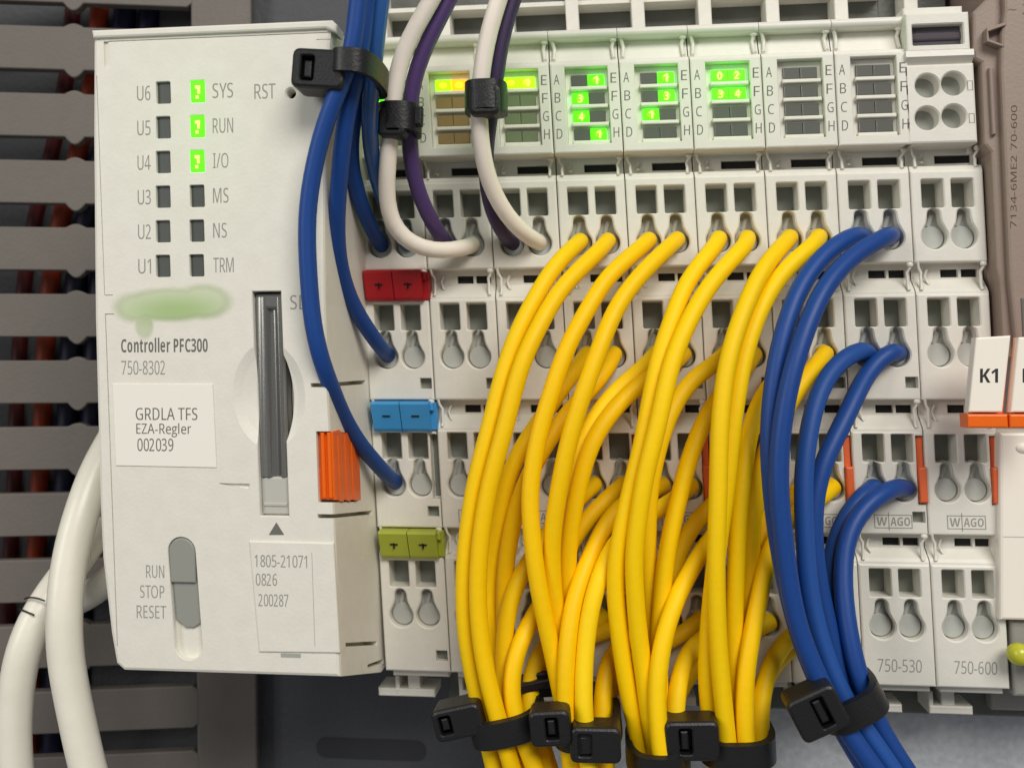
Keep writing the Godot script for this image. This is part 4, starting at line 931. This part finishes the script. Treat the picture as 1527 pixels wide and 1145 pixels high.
	wire("pale_blue", 1.35, "lighter blue wire with a bright highlight running behind the white loop", gl, [Vector3(-7.46, 67.99, 26.9), Vector3(-8.12, 64.17, 26.72), Vector3(-8.82, 59.99, 26.41), Vector3(-9.4, 56.64, 25.85), Vector3(-10.12, 52.98, 24.91), Vector3(-10.88, 49.46, 23.45), Vector3(-12.02, 46.47, 21.27), Vector3(-12.89, 42.34, 18), Vector3(-13.68, 39.28, 14.19), Vector3(-13.61, 35.7, 10.39), Vector3(-12.97, 31.53, 6.59), Vector3(-11.19, 27.53, 2), Vector3(-10.98, 26.01, 0.2), Vector3(-10.98, 26.21, -4.2)])
	wire("white", 1.42, "white wire looping under the purple one into the right entry", gw, [Vector3(2.16, 71.97, 17), Vector3(0.05, 68.16, 16.98), Vector3(-2.02, 64.05, 16.94), Vector3(-4.39, 60.4, 16.85), Vector3(-6.71, 56.93, 16.7), Vector3(-8.38, 53.41, 16.45), Vector3(-9.52, 48.87, 16.08), Vector3(-9.85, 44.23, 15.53), Vector3(-10.62, 39.66, 14.78), Vector3(-11.15, 35.66, 13.59), Vector3(-11.92, 31.77, 11.8), Vector3(-10.79, 26.94, 9.76), Vector3(-7.05, 24.12, 7.51), Vector3(-3.08, 23.82, 5.13), Vector3(0.92, 25.43, 2), Vector3(1.02, 26.01, 0.2), Vector3(1.02, 26.21, -4.2)])
	wire("purple", 1.35, "purple wire behind the looped white wire", gw, [Vector3(3.74, 73.02, 14.5), Vector3(2.31, 69.37, 14.47), Vector3(0.42, 65.22, 14.4), Vector3(-1.84, 61.36, 14.28), Vector3(-4.16, 57.26, 14.05), Vector3(-6.11, 53.33, 13.64), Vector3(-7.47, 49.01, 12.97), Vector3(-7.93, 44.53, 11.97), Vector3(-8.12, 40.52, 10.58), Vector3(-7.85, 36.38, 8.81), Vector3(-6.91, 32.39, 6.74), Vector3(-5.29, 28.7, 4.5), Vector3(-4.45, 27.41, 2), Vector3(-3.84, 26.01, 0.2), Vector3(-3.84, 26.21, -4.2)])
	wire("white", 1.42, "straighter white wire crossing in front of the lit amber display", gw, [Vector3(10.94, 71.53, 17), Vector3(9.65, 67.71, 16.95), Vector3(8.36, 63.64, 16.87), Vector3(6.94, 59.89, 16.7), Vector3(5.62, 55.87, 16.39), Vector3(4.95, 51.34, 15.87), Vector3(4.32, 46.5, 15.07), Vector3(4.17, 41.88, 13.93), Vector3(4.74, 38.26, 12.42), Vector3(5.08, 34.69, 10.55), Vector3(6.95, 31.14, 8), Vector3(10.04, 27.22, 4.32), Vector3(12.25, 26.2, 1.8), Vector3(13.02, 26.01, 0.2), Vector3(13.02, 26.21, -4.2)])
	wire("dark_purple", 1.3, "dark purple wire mostly hidden behind the straighter white wire", gw, [Vector3(13.51, 72.53, 14.5), Vector3(12.06, 68.66, 14.46), Vector3(10.45, 64.57, 14.38), Vector3(8.89, 60.51, 14.23), Vector3(7.7, 56.33, 13.93), Vector3(7.17, 52.24, 13.43), Vector3(6.39, 47.48, 12.64), Vector3(5.46, 43.84, 11.5), Vector3(4.69, 40.12, 9.98), Vector3(4.46, 36.29, 8.08), Vector3(4.66, 32.32, 6.26), Vector3(5.92, 28.53, 5), Vector3(6.97, 26.97, 2), Vector3(8.16, 26.01, 0.2), Vector3(8.16, 26.21, -4.2)])
	wire("thick", 2.95, "thick white cable hanging down past the controller lower left corner", gc, [Vector3(-62.44, 2.69, -4), Vector3(-64.76, -7.17, 1), Vector3(-66.16, -13.72, 6), Vector3(-66.8, -20.62, 10), Vector3(-67.53, -26.16, 12), Vector3(-67.84, -30.51, 13), Vector3(-67.76, -33.99, 14), Vector3(-67.45, -38.8, 15), Vector3(-67.4, -44.78, 15), Vector3(-66.38, -50.73, 15), Vector3(-65.12, -56.79, 15), Vector3(-63.51, -64.1, 15), Vector3(-60.61, -73.76, 15)])
	wire("thick", 3.0, "thick white cable leaving the frame at the lower left edge", gc, [Vector3(-71.45, -25.45, -4), Vector3(-73.28, -31.53, 1), Vector3(-75.47, -36.27, 5), Vector3(-76.56, -39.8, 8), Vector3(-77.93, -44.23, 9.5), Vector3(-79.19, -49.73, 10), Vector3(-80.03, -56.1, 10), Vector3(-80.35, -61.51, 10), Vector3(-80.05, -67.49, 10), Vector3(-79.15, -77.06, 10)])
	wire("thick", 2.6, "shaded white cable stub emerging behind the controller corner", gc, [Vector3(-60.25, -27.68, -3), Vector3(-65.61, -32.21, -3), Vector3(-69.93, -36.51, -3), Vector3(-73.63, -39.38, -4), Vector3(-77.14, -40.99, -6), Vector3(-79.72, -41.8, -8)])

	# dark scuffs on the lower cable
	var cable := get_node("white_cable_001") as Node3D
	org = cable.position
	var s := st(true)
	tube(s, [Vector3(-78.42, -36.9, 9.2), Vector3(-75.92, -36.22, 10.3), Vector3(-73.86, -36.86, 10.4)], 0.16, 7, 0.5)
	tube(s, [Vector3(-79.25, -38.64, 9.5), Vector3(-77.27, -38.79, 10.6), Vector3(-75.44, -39.21, 11.1)], 0.16, 7, 0.5)
	obj("dark_scuff", s, M.tie_black, cable)
	org = Vector3.ZERO

func build_ties() -> void:
	await tie("black cable tie with its head sticking out left, round the first yellow bundle", Vector3(8.54, -53.73, 12.84), 14, 5.26, 6.45, 4.3, -6.91, 2.94, Vector3(8.0, 5.2, 5.5), 3.80, [1.0, 9.2, 3.0, 4.6, -2.0, -0.6], -2.0)
	await tie("black cable tie with a square head in front, round the second yellow bundle", Vector3(21.54, -53.42, 13.59), 5, 4.59, 7.67, 4.0, -5.25, 2.51, Vector3(6.3, 5.6, 4.4), 7.72, [-9.5, -4.2, 3.0, 7.2, -4.0, -2.8], 0.3)
	await tie("black cable tie lowest of the four, head at its left, round the third yellow bundle", Vector3(32.91, -57.74, 12.34), 1, 4.19, 8.39, 3.8, -9.83, 4.01, Vector3(7.8, 5.6, 4.6), 8.34, [], -1.6)
	await tie("black cable tie at the right end of the yellow bundles with a thick square head", Vector3(45.46, -56.44, 11.02), 3, 5.20, 7.28, 4.2, -7.44, 3.06, Vector3(8.3, 6.2, 5), 6.83, [], -1.0)
	await tie("black cable tie with a tilted head round the blue bundle", Vector3(61.94, -47.9, 15.03), 27, 4.49, 6.31, 4.4, -5.15, 3.17, Vector3(7.6, 6.8, 5.4), 6.66, [], 0.6)
	await tie("black cable tie with a bulky head at the controller top edge round blue wires", Vector3(-12.45, 48.78, 25.14), -5, 2.67, 6.49, 3.6, -4.49, -1.49, Vector3(8.0, 5.8, 5), 4.24, [], -1.6)
	await tie("small black cable tie round the looped white and purple wire pair", Vector3(-8.87, 44.59, 13.78), -2, 2.42, 3.27, 4.6, -0.50, -1.19, Vector3(4.6, 4.8, 3), 2.62, [1.2, 4.1, -1.4, 1.6, 1.0, 2.6], 0.2)
	await tie("small black cable tie round the straighter white and purple wire pair", Vector3(5.44, 47.59, 13.95), 0, 2.44, 2.77, 4.8, 0.14, -1.04, Vector3(5.0, 4.9, 3), 2.12, [], 0.6)

# ---------------------------------------------------------------- surroundings
func build_surroundings() -> void:
	lean = 0.0
	org = Vector3.ZERO
	var s := st()
	box(s, 4, 260, -260, 200, -24, -20)
	tag(obj("steel_back_plate", s, M.steel), "bare galvanized steel plate behind and below the modules", "", "", "structure")
	s = st()
	box(s, -260, 3.9, -260, 200, -33, -29)
	var dark := obj("dark_back_panel", s, M.panel_grey)
	obj("painted_tie_shadow", prism(st(), rrect(-37.5, -13.5, -79.5, -75.0, 2.2), -29.5, -28.9), M.shadow_paint, dark)  # thin dark plate, paints the blurry cable tie shadow on the panel
	tag(dark, "dark grey panel below and above the controller", "", "", "structure")
	s = st()
	box(s, -6, 160, -60.2, -49, -19.9, -13, 0.5)
	box(s, -6, 160, -62.0, -60.0, -19.9, -18.6, 0.3)
	tag(obj("mounting_rail", s, M.rail), "dark metal mounting rail under the bottom edge of the modules", "rail")
	# slotted wiring duct; its side turns a little away from the modules
	var duct := thing("wiring_duct", "grey slotted wiring duct along the left side of the controller", "wiring duct", Vector3(-72.906, 0.513, -20) * MM)
	duct.rotation.y = deg_to_rad(12.0)
	for k in range(-1, 13):
		var yt := 76.1 - 13.68 * k - 2.42
		var yb := yt - 13.68 + 4.84
		var o := PackedVector2Array()
		o.append(Vector2(-75, yb))
		o.append(Vector2(-14.2, yb))
		for i in 7:
			var t := i / 6.0
			o.append(Vector2(-13.4 + 4.0 * t, yb - 1.55 * sin(PI * t)))
		o.append(Vector2(-8.6, yb))
		o.append(Vector2(11.2, yb))
		o.append(Vector2(12.4, yb + 0.9))
		o.append(Vector2(12.4, yt - 0.9))
		o.append(Vector2(11.2, yt))
		o.append(Vector2(-8.6, yt))
		for i in 7:
			var t := 1.0 - i / 6.0
			o.append(Vector2(-13.4 + 4.0 * t, yt + 0.75 * sin(PI * t)))
		o.append(Vector2(-14.2, yt))
		o.append(Vector2(-75, yt))
		obj("duct_finger", prism(st(), o, -2.2, 0.0, 0.25), M.duct_grey, duct)
	obj("duct_rim", box(st(), 12.0, 24.3, -140, 110, -2.6, -0.05, 0.4), M.duct_grey, duct)
	obj("duct_side", box(st(), 22.5, 24.2, -140, 110, -30, -2.4), M.duct_grey, duct)
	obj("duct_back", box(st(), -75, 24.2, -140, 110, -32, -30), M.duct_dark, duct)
	for w in [["orange wire running down inside the slotted duct", "duct_orange", 1.9, 0.0], ["dark red wire running down inside the duct beside the orange one", "dark_red", 1.7, -6.5], ["dark blue wire inside the duct next to the orange wire", "duct_blue", 2.4, 5.6], ["second dark blue wire inside the duct, closer to the controller", "duct_blue", 2.4, 10.8]]:
		var pts := []
		for q in [[-84, 110], [-86, 72], [-90, 52], [-95, 36], [-97.5, 20], [-99, 0], [-100, -20], [-102, -50], [-104, -90]]:
			pts.append(Vector3(q[0] + w[3] + 1.0, q[1], -28.0 - absf(w[3]) * 0.12))
		org = pts[pts.size() - 1] * MM
		var d := obj("duct_wire", tube(st(true), pts, w[2], 12, 4.0), M[w[1]])
		d.position = org
		tag(d, w[0], "wire", "wires inside the duct")
		org = Vector3.ZERO
	# neighbouring devices on the right
	lean = LEAN
	org = at(Vector3(95, 0, 0))
	var b := thing("brown_device", "brownish grey device with vertical lettering at the upper right edge", "device", org)
	s = st()
	prism(s, PackedVector2Array([Vector2(112, 5), Vector2(112, 90), Vector2(91.5, 90), Vector2(91.3, 65), Vector2(88.6, 62.4), Vector2(88.2, 54.8), Vector2(89.5, 54.0), Vector2(89.3, 40.6), Vector2(90.3, 39.2), Vector2(90.2, 20.0), Vector2(90.6, 17.4), Vector2(90.6, 5)]), -25, 2.6, 0.5)
	obj("housing", s, M.brown_grey, b)
	s = st()
	prism(s, PackedVector2Array([Vector2(112, 5), Vector2(112, 88), Vector2(93.2, 88), Vector2(93.0, 62), Vector2(92.3, 58), Vector2(91.9, 52), Vector2(91.6, 18), Vector2(92.2, 5)]), 2.0, 4.0, 0.5)
	obj("front_cover", s, M.brown_grey, b)
	obj("side_rib", box(st(), 90.4, 91.0, 42, 53, 2.0, 3.4, 0.25), M.brown_grey, b)
	obj("snap_hook", prism(st(), PackedVector2Array([Vector2(90.2, 58.6), Vector2(93.0, 59.5), Vector2(93.0, 60.0), Vector2(90.0, 59.2), Vector2(89.9, 57.0), Vector2(92.4, 56.0), Vector2(92.4, 56.4), Vector2(90.3, 57.3)]), 2.4, 4.3, 0.1), M.brown_grey, b)
	text(b, "7134-6ME2 70-600", 92.7, 26.5, 93.65, 46.5, 4.0, M.faint_ink, 90.0)
	text(b, "70NEH L8 B1", 95.2, 23.0, 96.3, 38.0, 4.0, M.faint_ink, 90.0)
	text(b, "~ 2", 93.6, 61.2, 97.0, 63.0, 4.0, M.ink)
	obj("dark_label", box(st(), 93.2, 95.4, 7.5, 15.0, 3.8, 4.2, 0.1), M.duct_grey, b)
	text(b, "1", 94.0, 10.0, 94.6, 12.0, 4.2, M.black_ink)
	org = at(Vector3(84, -5.8, 10))
	for i in 2:
		var dx := i * 6.35
		var k := thing("marker_tag", ["white marker tag reading K1 in an orange holder", "white marker tag cut off by the right edge beside the K1 tag"][i], "marker tag", org + Vector3(dx * MM, 0, 0), "white tags in orange holders at the right edge")
		obj("holder", box(st(), 80.7, 86.85, -5.8, -3.6, 9.4, 12.6, 0.3), M.orange, k)
		obj("holder_back", prism(st(), PackedVector2Array([Vector2(82.3, -4.0), Vector2(87.0, -4.0), Vector2(88.7, 8.5), Vector2(84.2, 8.1)]), 9.0, 10.4, 0.2), M.orange, k)
		obj("tag_card", prism(st(), PackedVector2Array([Vector2(81.1, -3.35), Vector2(86.2, -3.35), Vector2(88.05, 8.65), Vector2(82.8, 8.35)]), 10.3, 12.2, 0.25), M.tag_white, k)
		if i == 0:
			text(k, "K1", 83.1, 1.3, 85.8, 3.5, 12.2, M.black_ink, 0.0, true)
		else:
			text(k, "K2", 83.1, 1.3, 85.8, 3.5, 12.2, M.black_ink, 0.0, true)
	org = at(Vector3(92, -37, 0))
	var w := thing("white_relay", "plain white device below the K1 tag at the right edge", "device", org)
	obj("housing", prism(st(), PackedVector2Array([Vector2(88.3, -38.7), Vector2(110, -38.7), Vector2(110, -7.2), Vector2(89.8, -7.2)]), -20, 1.5, 0.5), M.tag_white, w)
	obj("seam", box(st(), 89.5, 110, -24.75, -24.6, 1.0, 1.52), M.clamp_disc, w)
	obj("pale_dimple", ball(st(), Vector3(93.6, -9.8, 1.2), Vector3(1.6, 1.0, 0.8), 14), M.tag_white, w)
	org = at(Vector3(95, -51, 0))
	var t := thing("grey_terminal", "grey terminal block at the lower right edge under the white device", "terminal block", org)
	obj("housing", box(st(), 90.6, 112, -52, -39.2, -22, 0.0, 0.5), M.mid_grey, t)
	obj("foot", box(st(), 90.6, 112, -58, -52.4, -24, -10, 0.5), M.mid_grey, t)
	org = at(Vector3(91, -44, 3))
	s = st(true)
	ball(s, Vector3(90.4, -43.9, 3.0), Vector3(1.9, 1.9, 1.9), 20)
	tube(s, [Vector3(90.4, -43.9, 3.0), Vector3(98, -43.9, 3.0)], 1.75, 18)
	var kn := obj("indicator_knob", s, M.lime)
	kn.position = org
	tag(kn, "small yellow green rounded knob at the lower right edge", "knob")
	org = Vector3.ZERO
	lean = 0.0

func _ready() -> void:
	rng.seed = 7
	var cam := Camera3D.new()
	cam.name = "camera"
	cam.rotation = Vector3(-0.01603, 0.10292, -0.00350)
	cam.position = Vector3(25.158, 3.711, 165.800) * MM
	cam.fov = 44.482
	cam.near = 0.01
	cam.far = 20.0
	var lens := CameraAttributesPhysical.new()
	lens.frustum_focal_length = 12.0 / tan(deg_to_rad(44.482 / 2.0))
	lens.frustum_focus_distance = 0.153
	lens.exposure_aperture = 20.0
	lens.frustum_near = 0.01
	lens.frustum_far = 20.0
	cam.attributes = lens
	add_child(cam)
	cam.current = true
	var env := Environment.new()
	env.background_mode = Environment.BG_COLOR
	env.background_color = Color(0.42, 0.42, 0.43)
	env.tonemap_mode = Environment.TONE_MAPPER_LINEAR
	env.tonemap_exposure = 1.12
	env.sdfgi_enabled = true
	env.ssao_enabled = true
	env.ssil_enabled = true
	var we := WorldEnvironment.new()
	we.name = "world_environment"
	we.environment = env
	add_child(we)
	# ceiling lamp of the room, above and to the right in front of the cabinet
	room_lamp("ceiling_lamp", Vector3(0.42, 0.75, 0.85), Vector3(0.03, 0.0, 0.0), Vector2(0.75, 0.45), Color(1.0, 0.985, 0.96), 1.1)
	room_lamp("side_lamp", Vector3(-0.75, 0.35, 0.8), Vector3(0.02, 0.0, 0.0), Vector2(0.35, 0.6), Color(1.0, 0.99, 0.97), 0.35)
	materials()
	build_surroundings()
	await build_modules()
	await build_controller()
	build_wires()
	await build_ties()

func room_lamp(called: String, from: Vector3, to: Vector3, size: Vector2, c: Color, e: float) -> void:
	var l := AreaLight3D.new()
	l.name = called
	l.area_size = size
	l.light_color = c
	l.light_energy = e
	l.area_range = 6.0
	l.shadow_enabled = true
	add_child(l)
	l.look_at_from_position(from, to)
